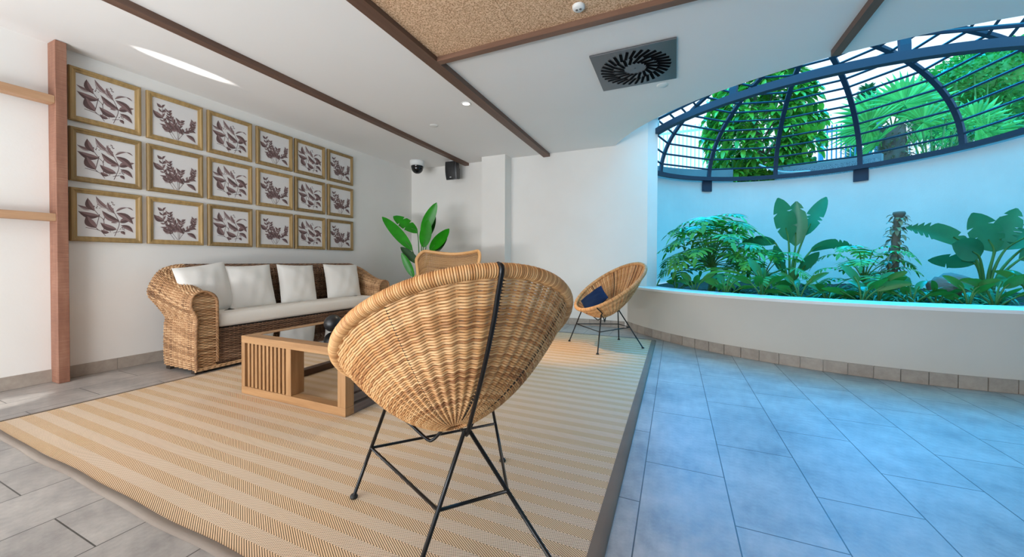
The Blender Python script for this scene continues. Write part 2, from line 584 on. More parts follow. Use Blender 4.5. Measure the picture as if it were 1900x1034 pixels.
def leaf(mb, base, d, L, W, droop=.6, fold=.25, nl=9, prof=None, nside=None, mi=0, slits=0, roll=0.0):
    """A leaf blade along a drooping midrib, two halves folded about it."""
    d = nrm(d)
    s = np.cross(d, UP)
    if np.linalg.norm(s) < .05:
        s = np.array([math.cos(roll * 3), math.sin(roll * 3), 0.])
    s = nrm(s)
    if nside is not None:
        s = nrm(np.asarray(nside, float) - d * np.dot(d, nside))
    if roll:
        nn = np.cross(s, d)
        s = nrm(s * math.cos(roll) + nn * math.sin(roll))
    p = np.array(base, float)
    prof = prof or (lambda t_: (math.sin(PI * min(1, t_ * .97 + .015) ** .8)) ** .75)
    rows = []
    for i in range(nl + 1):
        t_ = i / nl
        wd = W * .5 * prof(t_)
        m_ = np.cross(s, d)
        rows.append([p - s * wd + m_ * wd * fold, p - s * wd * .5 + m_ * wd * fold * .35, p, p + s * wd * .5 + m_ * wd * fold * .35, p + s * wd + m_ * wd * fold])
        p = p + d * L / nl
        d = nrm(d + np.array([0, 0, -droop / nl]))
        s = nrm(s - d * (s @ d))
    P = np.array(rows)
    if not slits:
        mb.grid(P, mi=mi)
    else:
        # torn blade: leave wedges open between some rows on the outer side
        base_i = mb.nv
        nu, nv = P.shape[:2]
        Fs = []
        cut = set(random.sample(range(2, nl - 1), min(slits, nl - 3)))
        V = P.reshape(-1, 3).tolist()
        for i in range(nu - 1):
            for j in range(nv - 1):
                a = [i * nv + j, (i + 1) * nv + j, (i + 1) * nv + j + 1, i * nv + j + 1]
                if i in cut and j in (0, 3):
                    oi = 1 if j == 0 else 2
                    q_ = np.array(V[a[1 if j == 0 else 2]]); q0 = np.array(V[a[0 if j == 0 else 3]])
                    V.append((q0 * .55 + q_ * .45 + np.array([0, 0, -.01])).tolist())
                    a[1 if j == 0 else 2] = len(V) - 1
                Fs.append(tuple(a))
        mb.add(V, Fs, mi)


def lobed_leaf(mb, base, d, L, W, n=8, droop=.9, mi=0):
    """A deeply cut philodendron leaf: narrow lobes set along a midrib."""
    d = nrm(d); s = np.cross(d, UP)
    s = nrm(s if np.linalg.norm(s) > .05 else [1, 0, 0])
    p = np.array(base, float)
    for i in range(n):
        t_ = i / (n - 1)
        ln = W * .5 * (math.sin(PI * (.22 + .74 * t_)) ** .6) * (1.0 if t_ < .9 else .8)
        for sg in (-1, 1):
            dd = nrm(s * sg * (1 - .35 * t_) + d * (-.25 + 1.0 * t_) + np.cross(s, d) * .12)
            leaf(mb, p, dd, ln * random.uniform(.9, 1.1), .030 * L / .32, droop=.7, fold=.1, nl=4, nside=d, mi=mi,
                 prof=lambda q_: [.55, 1, .9, .7, .1][int(round(q_ * 4))])
        p = p + d * L / n
        d = nrm(d + np.array([0, 0, -droop / n])); s = nrm(s - d * (s @ d))
    leaf(mb, p, d, L * .28, .036 * L / .32, droop=.3, nl=4, fold=.1, mi=mi, prof=lambda q_: [.6, 1, .9, .6, .05][int(round(q_ * 4))])


def fan_leaf(mb, hub, right, up, R, n=26, spread=2.5, mi=0, dip=.12):
    """A fan palm leaf: pleated rays from the hub, split at the ends."""
    right, up = nrm(right), nrm(up); nn = np.cross(right, up)
    for i in range(n):
        a = PI / 2 + spread * ((i + .5) / n - .5) * 2
        da = spread / n * 1.02
        ln = R * (1 - .12 * abs(math.cos(a))) * random.uniform(.93, 1.04)
        def pt(an, r_, h):
            return np.array(hub) + right * math.cos(an) * r_ + up * math.sin(an) * r_ + nn * h - UP * dip * (r_ / R) ** 2 * R * .6
        V = [pt(a, 0, 0), pt(a - da, ln * .62, -.01), pt(a, ln * .62, .018), pt(a + da, ln * .62, -.01), pt(a - da * .25, ln * .85, -.03), pt(a, ln, -.05), pt(a + da * .25, ln * .85, -.03)]
        mb.add(V, [(0, 1, 2), (0, 2, 3), (1, 4, 2), (2, 6, 3), (2, 4, 5, 6)], mi)


# ------------------------------------------------------------------ room shell
ZC = 2.41
XW = -4.08
PCX, PCY, PR = 1.90, 6.46, 2.84          # planter wall
CCX, CCY, CR = 1.85, 6.24, 2.85          # ceiling edge
DCX, DCY, DR, DZ = 1.741, 6.401, 2.34, 2.55   # dome


def arc(cx_, cy_, r_, a0, a1, n):
    return [(cx_ + r_ * math.cos(math.radians(a0 + (a1 - a0) * i / n)), cy_ + r_ * math.sin(math.radians(a0 + (a1 - a0) * i / n))) for i in range(n + 1)]


struct(MB().box((-4.3, -2.9, -.12), (5.0, 5.3, 0)).build('floor', M['floor']))
aa = math.asin((CCY - 5.05) / CR)
xl, xr = CCX - CR * math.cos(aa), CCX + CR * math.cos(aa)
cmb = MB().box((-4.3, -2.9, ZC), (xl, 5.25, ZC + .12)).box((xr, -2.9, ZC), (5.0, 5.25, ZC + .12))
ea = np.linspace(-PI + aa, -aa, 73)
ex, ey = CCX + CR * np.cos(ea), CCY + CR * np.sin(ea)
loop = lambda x, y: [(x, -2.9, ZC), (x, y, ZC), (x, y, ZC + .12), (x, -2.9, ZC + .12)]
cmb.grid([loop(x, y) for x, y in zip(ex, ey)][::-1], False, True)
struct(cmb.build('ceiling', M['ceil']))
struct(MB().box((-4.3, -2.9, 0), (XW, 5.25, ZC)).build('wall_left', M['wall']))
struct(MB().box((-4.08, 5.05, 0), (-.33, 5.25, 2.70)).build('wall_back', M['wall']))
struct(MB().box((4.05, 5.05, 0), (4.8, 5.25, 2.62)).build('wall_back_right', M['wall']))
struct(MB().box((4.8, -2.9, 0), (5.0, 5.25, ZC)).build('wall_right', M['wall']))
# front wall behind the camera: piers and lintel round the glazed opening that lets the daylight in
fwm = MB().box((-4.08, -2.9, 0), (-3.85, -2.7, ZC)).box((2.65, -2.9, 0), (4.8, -2.7, ZC)).box((-3.85, -2.9, 2.38), (2.65, -2.7, ZC)).box((-3.85, -2.9, 0), (2.65, -2.7, .12))
struct(fwm.build('wall_front', M['wall']))
struct(MB().box((-2.62, 4.83, 0), (-2.24, 5.05, ZC)).build('wall_column', M['wall']))

# ceiling battens and cork panel
struct(MB().box((-3.035, -2.7, ZC - .04), (-2.965, 5.05, ZC)).build('trim_1', M['batten']))
struct(MB().box((-1.735, -2.7, ZC - .045), (-1.64, 5.05, ZC)).build('trim_2', M['batten']))
struct(MB().box((-1.64, 2.32, ZC - .045), (1.02, 2.37, ZC)).build('trim_3', M['batten_x']))
struct(MB().box((1.02, -2.7, ZC - .045), (1.075, 3.40, ZC)).build('trim_4', M['batten']))
ck = MB()
for i in range(4):
    x0 = -1.64 + i * .665
    ck.box((x0 + .0008, -2.7, ZC - .010), (x0 + .6642, 2.32, ZC))
struct(ck.build('ceiling_cork', M['cork']))

# planter wall, sill, skirtings
a0 = math.degrees(math.asin((PCY - 5.05) / PR))
op = arc(PCX, PCY, PR, 180 + a0, 360 - a0, 96)
ip = arc(PCX, PCY, 2.50, 180 + a0 - 1, 360 - a0 + 1, 96)
pw = MB().prism(op + ip[::-1], 0, .535).build('wall_planter', M['planter'])
struct(pw)
MB().prism(arc(PCX, PCY, PR + .006, 180 + a0, 360 - a0, 96) + arc(PCX, PCY, 2.49, 180 + a0 - 1, 360 - a0 + 1, 96)[::-1], .535, .56).build('sill', M['sill'], pw)
sk = MB()
tl = .145 / PR
a_ = math.radians(180 + a0)
while a_ < math.radians(360 - a0) - tl:
    b0, b1 = a_ + .0009, a_ + tl - .0009
    P = [(PCX + r_ * math.cos(x), PCY + r_ * math.sin(x)) for r_, x in ((PR + .002, b0), (PR + .013, b0), (PR + .013, (b0 + b1) / 2), (PR + .013, b1), (PR + .002, b1), (PR + .002, (b0 + b1) / 2))]
    sk.prism(P[::-1], .001, .093)
    a_ += tl
struct(sk.build('baseboard_planter', M['base']))


def base_run(name, axis, c0, c1, at, depth, step):
    mb = MB(); x = c0
    while x < c1 - .01:
        x2 = min(x + step, c1)
        if axis == 'y':
            mb.box((at, x + .0012, .001), (at + depth, x2 - .0012, .09))
        else:
            mb.box((x + .0012, at - depth, .001), (x2 - .0012, at, .09))
        x = x2
    return struct(mb.build(name, M['base']))


base_run('baseboard_left', 'y', -2.17, 5.04, XW, .012, .6)
base_run('baseboard_back', 'x', -4.06, -2.635, 5.05, .012, .6)
base_run('baseboard_back_right', 'x', -2.225, -.60, 5.05, .012, .145 * 2)
base_run('baseboard_column', 'x', -2.632, -2.228, 4.83, .012, .4)

# jamb at the left of the atrium opening, atrium wall, soil, garden ground
struct(MB().prism([(-.33, 5.05), (-.215, 5.12), (-.30, 5.32), (-.44, 5.55), (-.62, 5.55), (-.62, 5.252), (-.33, 5.252)], .56, 2.70).build('wall_jamb', M['atrium']))
wa = arc(DCX, DCY, 2.42, 205, -25, 120)
wb = arc(DCX, DCY, 2.60, 205, -25, 120)
struct(MB().box((-.95, 4.45, 2.70), (-.215, 5.6, 2.80)).build('skylight_blocker', M['atrium']))  # added slab that keeps skylight off the wall top beside the jamb
struct(MB().prism(wa + wb[::-1], .25, 2.50).build('wall_atrium', M['atrium'], smooth=False))
sl = MB()
rs = np.linspace(0, 2.47, 26); ts = np.linspace(0, 2 * PI, 97)[:-1]
P = np.array([[(1.86 + r_ * math.cos(t_), 6.44 + r_ * math.sin(t_), .47 + .03 * math.sin(9 * t_ + 5 * r_) * (r_ / 2.5) + rng.uniform(-.012, .012)) for t_ in ts] for r_ in rs])
sl.grid(P, False, True)
o = sl.build('soil', M['soil'], smooth=True); o['kind'] = 'structure'
gmb = MB(); rows = []
for an in np.radians(np.linspace(-25.7, 205.7, 120)):
    c_, s_ = math.cos(an), math.sin(an)
    ox, oy = DCX + 16 * c_, max(5.27, DCY + 16 * s_)
    rows.append([(DCX + 2.62 * c_, max(5.27, DCY + 2.62 * s_), z_) for z_ in (2.36, 2.50)] + [(ox, oy, z_) for z_ in (2.50, 2.36)])
gmb.grid(rows, False, True)
struct(gmb.build('ground', M['paving']))
struct(MB().prism(arc(DCX, DCY, 2.66, 87, 56, 30) + arc(DCX, DCY, 2.92, 56, 87, 30), 2.50, 2.735).build('trim_5', M['granite']))
struct(MB().prism(arc(DCX, DCY, 3.0, 86, 56, 30) + arc(DCX, DCY, 3.12, 56, 86, 30), 2.50, 2.87).build('trim_8', M['kerb']))
struct(MB().prism(arc(DCX, DCY, 2.72, 56, 18, 30) + arc(DCX, DCY, 2.86, 18, 56, 30), 2.50, 2.64).build('trim_9', M['kerb']))
struct(MB().prism(arc(DCX, DCY, 2.66, 152, 104, 30) + arc(DCX, DCY, 3.1, 104, 152, 30), 2.50, 2.82).build('trim_6', M['kerb']))

# ------------------------------------------------------------------ iron dome cage over the atrium
dome = thing('dome_cage', 'blue-grey iron dome cage of ribs and rings over the planted atrium', 'dome', (DCX, DCY, DZ))
HB = 1.50
ring = np.array([(DR * math.cos(t_), DR * math.sin(t_), 0) for t_ in np.linspace(0, 2 * PI, 120, endpoint=False)])
Pr = []
for t_ in np.linspace(0, 2 * PI, 120, endpoint=False):
    c_, s_ = math.cos(t_), math.sin(t_)
    Pr.append([((DR + a) * c_, (DR + a) * s_, b) for a, b in ((-.034, -.036), (.034, -.036), (.034, .036), (-.034, .036))])
MB().grid(np.array(Pr), True, True).build('base_ring', M['iron'], dome)


def prof_pt(s):            # s 0..1 from base to apex, by angle on the ellipse
    return DR * math.cos(s), HB * math.sin(s)


for kx in range(12):
    az = math.radians(28.9 + 30 * kx)
    rows = []
    for s in np.linspace(0, PI / 2 * .985, 26):
        r_, z_ = prof_pt(s)
        n2 = nrm([math.cos(s) / DR, math.sin(s) / HB])
        rad = np.array([math.cos(az), math.sin(az), 0]); tan = np.array([-math.sin(az), math.cos(az), 0])
        c_ = rad * r_ + UP * z_; nn = rad * n2[0] + UP * n2[1]
        rows.append([c_ + tan * a * .034 + nn * b * .020 for a, b in ((-1, -1), (1, -1), (1, 1), (-1, 1))])
    MB().grid(np.array(rows), False, True).build('rib', M['iron'], dome)
# rings at equal steps along the ribs
ss = np.linspace(0, PI / 2, 600)
pp = np.array([prof_pt(s) for s in ss]); al = np.r_[0, np.cumsum(np.hypot(*np.diff(pp, axis=0).T))]
kx = 1
while kx * .187 < al[-1] - .15:
    s = np.interp(kx * .187, al, ss); r_, z_ = prof_pt(s)
    pts = []
    for q_ in range(12):       # straight bars between the ribs
        for f_ in np.linspace(0, 1, 3, endpoint=False):
            A1, A2 = math.radians(28.9 + 30 * q_), math.radians(58.9 + 30 * q_)
            pts.append(((1 - f_) * r_ * math.cos(A1) + f_ * r_ * math.cos(A2), (1 - f_) * r_ * math.sin(A1) + f_ * r_ * math.sin(A2), z_))
    MB().tube(pts, .017, 6, closed=True).build('ring_bar', M['iron'], dome)
    kx += 1
MB().tube([(0, 0, HB - .02), (0, 0, HB + .03)], .10, 16).build('apex_plate', M['iron'], dome)
for az in (28.9, 58.9, 118.9, 148.9):
    c_ = math.radians(az)
    if az in (58.9, 118.9):
        b = MB().box((-.012, -.10, -.24), (.012, .10, -.03))
        for q_ in ((-.075, -.21), (.075, -.21), (-.075, -.07), (.075, -.07)):
            b.tube([(-.012, q_[0], q_[1]), (-.02, q_[0], q_[1])], .008, 8)
        o = b.build('bracket_plate', M['iron'], dome)
        o.location = (2.40 * math.cos(c_), 2.40 * math.sin(c_), 0); o.rotation_euler = (0, 0, c_)
# ------------------------------------------------------------------ sawn timber screen on the left wall
scr = thing('timber_screen', 'rough sawn reddish timber post with two rails fixed to the left wall', 'screen', (XW, 1.09, 0))
MB().box((0, 0, .001), (.122, .056, ZC - .002)).build('post', M['sawn'], scr, bevel=.003)
for z0 in (1.965, 1.145):
    MB().box((.03, -2.4, z0), (.118, 0, z0 + .052)).build('rail', M['rail'], scr, bevel=.003)

# ------------------------------------------------------------------ framed leaf prints
FW_, FH_, BAR, FD = .402, .397, .037, .030


def frame_mesh():
    mb = MB()
    o_ = [(-FW_ / 2, 0), (FW_ / 2, 0), (FW_ / 2, FH_), (-FW_ / 2, FH_)]
    prof = [(0, 0), (0, FD - .006), (.006, FD), (.016, FD), (.024, FD - .006), (BAR, FD - .010), (BAR, 0)]   # inset from the outer edge, height
    dirs = [(1, 1), (-1, 1), (-1, -1), (1, -1)]
    rows = [[(h, o_[i][0] + dirs[i][0] * ins, o_[i][1] + dirs[i][1] * ins) for ins, h in prof] for i in range(4)]
    for i in range(4):
        mb.grid([rows[i], rows[(i + 1) % 4]])
    return mb


def flat_leaf(mb, b, t_, W, tone, x, seg=7, bend=.12):
    b, t_ = np.array(b, float), np.array(t_, float)
    d = t_ - b; L = np.linalg.norm(d); d /= L; n = np.array([-d[1], d[0]])
    mid, up, dn = [], [], []
    for i in range(seg + 1):
        s = i / seg
        wv = W * .62 * math.sin(PI * s ** .85) ** .9
        c_ = b + d * L * s + n * bend * L * math.sin(PI * s)
        mid.append(c_); up.append(c_ + n * wv); dn.append(c_ - n * wv)
    for side, tn in ((up, tone), (dn, max(0, tone - 1) if tone else 1)):
        V = [(x, *p) for p in mid] + [(x, *p) for p in side]
        mb.add(V, [(i, i + 1, seg + 2 + i, seg + 1 + i) for i in range(seg)], tn)
    # midrib line
    V = []
    for i, p in enumerate(mid):
        V += [(x + .00015, *(p + n * .006)), (x + .00015, *(p - n * .006))]
    mb.add(V, [(2 * i, 2 * i + 1, 2 * i + 3, 2 * i + 2) for i in range(seg)], 0)


def flat_line(mb, pts, wd, x, tone=0):
    pts = catmull(np.array(pts, float), 5)
    T = np.gradient(pts, axis=0); T /= np.linalg.norm(T, axis=1)[:, None] + 1e-9
    n = np.stack([-T[:, 1], T[:, 0]], 1)
    V = []
    for p, q_ in zip(pts, n):
        V += [(x, *(p + q_ * wd / 2)), (x, *(p - q_ * wd / 2))]
    mb.add(V, [(2 * i, 2 * i + 1, 2 * i + 3, 2 * i + 2) for i in range(len(pts) - 1)], tone)


def dots(mb, cx_, cy_, sp_, n, x, rs_):
    for _ in range(n):
        a, r_ = rs_.uniform(0, 2 * PI), sp_ * math.sqrt(rs_.uniform(0, 1))
        px, py, r2 = cx_ + r_ * math.cos(a), cy_ + r_ * math.sin(a), rs_.uniform(.007, .013)
        mb.add([(x, px + r2 * math.cos(q_), py + r2 * math.sin(q_)) for q_ in np.linspace(0, 2 * PI, 6, endpoint=False)], [tuple(range(6))], 0)


DA = [((.25, .66), (.0, .73), .07, 2), ((.53, .69), (.30, .98), .09, 2), ((.70, .38), (.49, .55), .08, 2), ((.62, .60), (.50, .86), .09, 2), ((.9, .47), (1.0, .53), .05, 2),
      ((.65, .65), (.86, .78), .045, 2), ((.86, .78), (.97, .72), .03, 2), ((.72, .38), (.91, .45), .10, 1), ((.27, .62), (.16, .92), .105, 0), ((.36, .50), (.0, .58), .12, 0),
      ((.30, .20), (.14, .49), .14, 0), ((.71, .40), (.40, .64), .11, 1), ((.66, .62), (.97, .36), .115, 0), ((.66, .19), (.37, .34), .12, 0), ((.74, .31), (.97, .14), .085, 0),
      ((.73, .15), (.81, .07), .06, 0), ((.52, .10), (.38, .16), .07, 0), ((.68, .42), (.56, .36), .06, 2)]


def design_a():
    mb = MB(); x = .0004
    for pts in ([(.25, .68), (.36, .50), (.43, .40), (.43, .12)], [(.43, .40), (.45, .5)], [(.71, .42), (.70, .28), (.62, .02)], [(.62, .62), (.70, .42)], [(.12, .20), (.35, .15), (.46, .02)], [(.6, .1), (.72, .15)], [(.30, .20), (.34, .15)], [(.30, .22), (.36, .55)]):
        flat_line(mb, pts, .012, x)
    rs_ = np.random.RandomState(3)
    dots(mb, .33, .74, .07, 16, x + .0001, rs_); dots(mb, .58, .80, .09, 20, x + .0001, rs_); dots(mb, .76, .21, .05, 10, x + .0001, rs_); dots(mb, .56, .17, .05, 8, x + .0001, rs_)
    for i, (b, t_, W, tone) in enumerate(DA):
        flat_leaf(mb, b, t_, W, tone, x + .0002 + i * .00006)
    return mb


def design_b():
    mb = MB(); x = .0004; rs_ = np.random.RandomState(11)
    br_ = [[(.52, .0), (.38, .22), (.22, .48), (.20, .86)], [(.54, .0), (.52, .3), (.40, .52), (.34, .74)], [(.56, .0), (.58, .3), (.62, .55)], [(.56, .02), (.72, .28), (.88, .42), (.95, .62)], [(.45, .0), (.33, .2), (.30, .28)]]
    i = 0
    for bi, b in enumerate(br_):
        flat_line(mb, b, .010, x)
        c_ = catmull(b, 6)
        for k_ in range(5, len(c_), 2):
            d = c_[min(k_ + 1, len(c_) - 1)] - c_[k_ - 1]; a = math.atan2(d[1], d[0])
            for sg in (-1, 1):
                an = a + sg * rs_.uniform(.5, 1.0); L = rs_.uniform(.09, .17)
                t_ = c_[k_] + L * np.array([math.cos(an), math.sin(an)])
                t_ = np.clip(t_, .01, .97)
                flat_leaf(mb, c_[k_], t_, L * rs_.uniform(.32, .45), int(rs_.choice([0, 1, 1, 2])), x + .0002 + i * .00003, 5)
                i += 1
    for b, t_, W, tone in (((.46, .34), (.24, .42), .10, 1), ((.50, .28), (.34, .48), .09, 0), ((.52, .30), (.36, .26), .09, 1), ((.56, .26), (.50, .46), .08, 0), ((.62, .22), (.44, .40), .08, 1), ((.22, .50), (.0, .66), .11, 0), ((.74, .2), (.96, .04), .085, 0), ((.66, .18), (.58, .36), .08, 1)):
        flat_leaf(mb, b, t_, W, tone, x + .0002 + i * .00003); i += 1
    return mb


INW, INH = FW_ - 2 * BAR, FH_ - 2 * BAR


def make_frame(design):
    root = thing('picture_frame', 'x', 'picture', (XW, 0, 0))
    frame_mesh().build('frame', M['frame'], root)
    pa = MB().box((.002, -INW / 2 - .004, BAR - .004), (.012, INW / 2 + .004, FH_ - BAR + .004)).build('print', M['paper'], root)
    d = design()
    V = np.concatenate(d.v)
    V[:, 1] = -INW / 2 + INW * (.02 + .96 * V[:, 1]); V[:, 2] = BAR + INH * (.02 + .96 * V[:, 2]); V[:, 0] += .0122
    d.v = [V]
    d.build('plant_drawing', [M['ink_dark'], M['ink_mid'], M['ink_light']], pa)
    return root


proto = [make_frame(design_a), make_frame(design_b)]
rows_n = ['top', 'middle', 'bottom']; cols_n = ['first', 'second', 'third', 'fourth', 'fifth', 'sixth']
used = set()
for c_ in range(6):
    yc = [1.382, 1.820, 2.261, 2.709, 3.143, 3.588][c_]
    for r_ in range(3):
        zb = [1.903, 1.459, 1.013][r_]
        kind = 'large-leaved' if c_ % 2 == 0 else 'small-leaved bushy'
        lb = f'{rows_n[r_]} row, {cols_n[c_]} from the timber post: framed {kind} plum plant print'
        k_ = c_ % 2
        if k_ not in used:
            o = proto[k_]; used.add(k_)
        else:
            o = dup(proto[k_])
        o.location = (XW, yc, zb); o['label'] = lb; o['group'] = 'framed plant prints over the sofa'

# ------------------------------------------------------------------ rug
rug = thing('rug', 'large tan herringbone woven rug with a grey-brown bound edge', 'rug', (-3.27, .66, 0))
RW, RL = 3.04, 3.71


def wav(x, y):
    e_ = math.exp(-max(0, y) / .10)
    return e_ * (.003 * math.sin(x * 7.0) + .002 * math.sin(x * 13 + 1)), .0105 + e_ * .003 * (1 + math.sin(x * 9 + .6)) * .6


xs = np.linspace(0, RW, 100); ys = np.r_[np.linspace(0, .25, 16), np.linspace(.3, RL, 30)]
top = [[(x, y + wav(x, y)[0], wav(x, y)[1]) for y in ys] for x in xs]
bot = [[(x, y + wav(x, y)[0], .001) for y in ys] for x in xs]
mb = MB().grid(top)
mb.grid([[top[i][0] for i in range(100)], [bot[i][0] for i in range(100)]])
mb.grid([[bot[i][-1] for i in range(100)], [top[i][-1] for i in range(100)]])
mb.grid([bot[0], top[0]]); mb.grid([top[-1], bot[-1]])
mb.build('field', M['rug'], rug, smooth=False)
bd = MB()


def band(path, wd, side):
    path = np.array(path); T = np.gradient(path, axis=0); T[:, 2] = 0; T /= np.linalg.norm(T, axis=1)[:, None]
    n = np.stack([-T[:, 1], T[:, 0], 0 * T[:, 0]], 1) * side
    P = []
    for a, b in ((0, .0022), (wd * .5, .004), (wd * .85, .0015), (wd, -.004), (wd * 1.01, -1)):
        q_ = path + n * a; z_ = path[:, 2] + b
        q_[:, 2] = np.maximum(z_, .001) if b > -1 else .0005
        P.append(q_)
    bd.grid(P)


band([top[i][0] for i in range(100)], .026, -1)
band([(RW, y, wav(RW, y)[1]) for y in ys], .046, -1)
band([(0, y, wav(0, y)[1]) for y in ys], .022, 1)
band([(x, RL, .0105) for x in xs], .03, 1)
bd.build('binding', M['bind'], rug, smooth=True, fixn=False)

# ------------------------------------------------------------------ wicker sofa
SY0, SY1, SXF = 1.600, 3.625, -3.315
sofa = thing('wicker_sofa', 'long brown wicker sofa with rolled arms against the left wall', 'sofa', (-3.60, 2.61, 0))
SO = np.array([-3.60, 2.61, 0])
RC = .13
XB = -3.86
# plan path: front left -> back left corner -> back right corner -> front right
path = []
for x in np.linspace(SXF, XB + RC, 14, endpoint=False):
    path.append((x, SY0, 0, -1))
for a in np.linspace(0, PI / 2, 12, endpoint=False):
    path.append((XB + RC - RC * math.sin(a), SY0 + RC - RC * math.cos(a), -math.sin(a), -math.cos(a)))
for y in np.linspace(SY0 + RC, SY1 - RC, 62, endpoint=False):
    path.append((XB, y, -1, 0))
for a in np.linspace(0, PI / 2, 12, endpoint=False):
    path.append((XB + RC - RC * math.cos(a), SY1 - RC + RC * math.sin(a), -math.cos(a), math.sin(a)))
for x in np.linspace(XB + RC, SXF, 15):
    path.append((x, SY1, 0, 1))
path = np.array(path)
sl_ = np.r_[0, np.cumsum(np.hypot(*np.diff(path[:, :2], axis=0).T))]
tot = sl_[-1]


def sofa_prof(s):
    """outline (outward offset, height) of the rolled arm / back at distance s along the path"""
    e_ = min(s, tot - s)
    k_ = min(1, max(0, (e_ - .02) / .62)); k_ = k_ * k_ * (3 - 2 * k_)
    T_ = .632 + (.835 - .632) * k_
    bl = .034 + .075 * k_
    hz = T_ - .43
    ctrl = [(.000, .035), (.004, .12), (.004, .25), (.000, .37), (-.004, .415), (bl * .55, .43 + .05 * hz / .2), (bl, .43 + .45 * hz), (bl * .9, .43 + .68 * hz), (bl * .35, T_ - .022),
            (-.05, T_), (-.105, T_ - .022), (-.135, T_ - .07), (-.138, T_ - .14), (-.138, .43), (-.138, .32)]
    return catmull(ctrl, 5)


fine = np.arange(0, tot + 1e-6, .0105)
pi_ = np.array([[np.interp(s, sl_, path[:, c_]) for c_ in range(4)] for s in fine])
ln = np.hypot(pi_[:, 2], pi_[:, 3]); pi_[:, 2] /= ln; pi_[:, 3] /= ln
prs = [sofa_prof(s) for s in fine]
NROW = 128


def resample(c_, n):
    d = np.r_[0, np.cumsum(np.hypot(*np.diff(c_, axis=0).T))]
    q_ = np.linspace(0, d[-1], n)
    return np.stack([np.interp(q_, d, c_[:, 0]), np.interp(q_, d, c_[:, 1])], 1)


prs = np.array([resample(c_, NROW) for c_ in prs])              # (fine, NROW, 2)
Sg = np.stack([pi_[None, :, 0] + pi_[None, :, 2] * prs[:, :, 0].T, pi_[None, :, 1] + pi_[None, :, 3] * prs[:, :, 0].T, prs[:, :, 1].T], -1)  # rows, along, 3
iA = int(np.searchsorted(fine, .62)); iB = int(np.searchsorted(fine, tot - .62))
U = fine / .0315
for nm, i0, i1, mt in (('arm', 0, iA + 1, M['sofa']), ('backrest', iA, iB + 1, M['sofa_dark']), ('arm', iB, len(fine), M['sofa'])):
    mb = MB()
    weave(mb, Sg[:, i0:i1] - SO, None, U[i0:i1], 1, r=.0049, amp=.0056, nsec=5, alt=.95, flip=1)
    # upright stakes inside the weave
    for k_ in range(i0, i1, 3):   # every stake
        mb.tube(Sg[::3, k_] - SO, .0055, 5)
    # front face and braids of the arms
    if nm == 'arm':
        ix = 0 if i0 == 0 else len(fine) - 1
        pr_ = prs[ix]; sy = SY0 if ix == 0 else SY1; sg = -1 if ix == 0 else 1
        zt = pr_[:, 1].max()
        rows = []
        zs = np.arange(.035, zt - .012, .0102)
        for z_ in zs:
            lo = [o_ for (o_, zz) in zip(pr_[:, 0], pr_[:, 1]) if abs(zz - max(z_, .33)) < .02 and o_ < -.05] or [-.1]
            hi = [o_ for (o_, zz) in zip(pr_[:, 0], pr_[:, 1]) if abs(zz - z_) < .02 and o_ > -.06] or [-.04]
            a, b = (min(lo) + .008, max(hi) - .008)
            if z_ > zt - .05:
                q_ = (z_ - (zt - .05)) / .05; cm = (a + b) / 2; hw = (b - a) / 2 * math.sqrt(max(.05, 1 - q_ * q_)); a, b = cm - hw, cm + hw
            rows.append([(SXF - .004, sy + sg * o_, z_) for o_ in np.linspace(a, b, 25)])
        weave(mb, np.array(rows) - SO, None, np.linspace(0, 4, 25), 1, r=.0050, amp=.005, alt=.95, flip=-1)
        edge = [(SXF + .004, sy + sg * o_, z_) for o_, z_ in pr_] + [(SXF + .004, sy + sg * -.138, z_) for z_ in np.linspace(.31, .035, 16)]
        edge = catmull(edge[::3], 6)
        for q_ in (0, PI * 2 / 3, PI * 4 / 3):
            L_ = np.arange(len(edge))
            off = np.stack([.006 * np.cos(L_ * .8 + q_), .006 * np.sin(L_ * .8 + q_), .004 * np.cos(L_ * .8 + q_)], 1)
            mb.tube(edge + off - SO, .006, 5)
    mb.build(nm, mt, sofa, smooth=True)
# front panel under the cushion
mb = MB()
ysn = np.arange(SY0 + .138, SY1 - .137, .011)
weave(mb, np.array([[(SXF - .012, y, z_) for y in ysn] for z_ in np.arange(.035, .325, .0102)]) - SO, None, ysn / .033, 1, r=.0050, amp=.005, alt=.95, flip=-1)
for y in ysn[::3]:
    mb.tube(np.array([(SXF - .014, y, .03), (SXF - .014, y, .33)]) - SO, .004, 4)
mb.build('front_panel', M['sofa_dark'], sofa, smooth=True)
mb = MB()
for z_ in (.030, .042):
    ysb = np.arange(SY0 - .01, SY1 + .01, .012)
    mb.tube(np.stack([np.full(len(ysb), SXF + .001) + .004 * np.sin(ysb * 160 + z_ * 400), ysb, np.full(len(ysb), z_)], 1) - SO, .008, 6)
mb.build('bottom_braid', M['sofa'], sofa, smooth=True)
MB().box(np.array([-3.74, SY0 + .05, .04]) - SO, np.array([SXF - .03, SY1 - .05, .33]) - SO).build('seat_deck', M['stake'], sofa)
for x in (SXF - .05, -3.72):
    for y in (SY0 + .03, SY1 - .03):
        MB().box(np.array([x - .028, y - .028, 0]) - SO, np.array([x + .028, y + .028, .05]) - SO).build('foot', M['stake'], sofa)


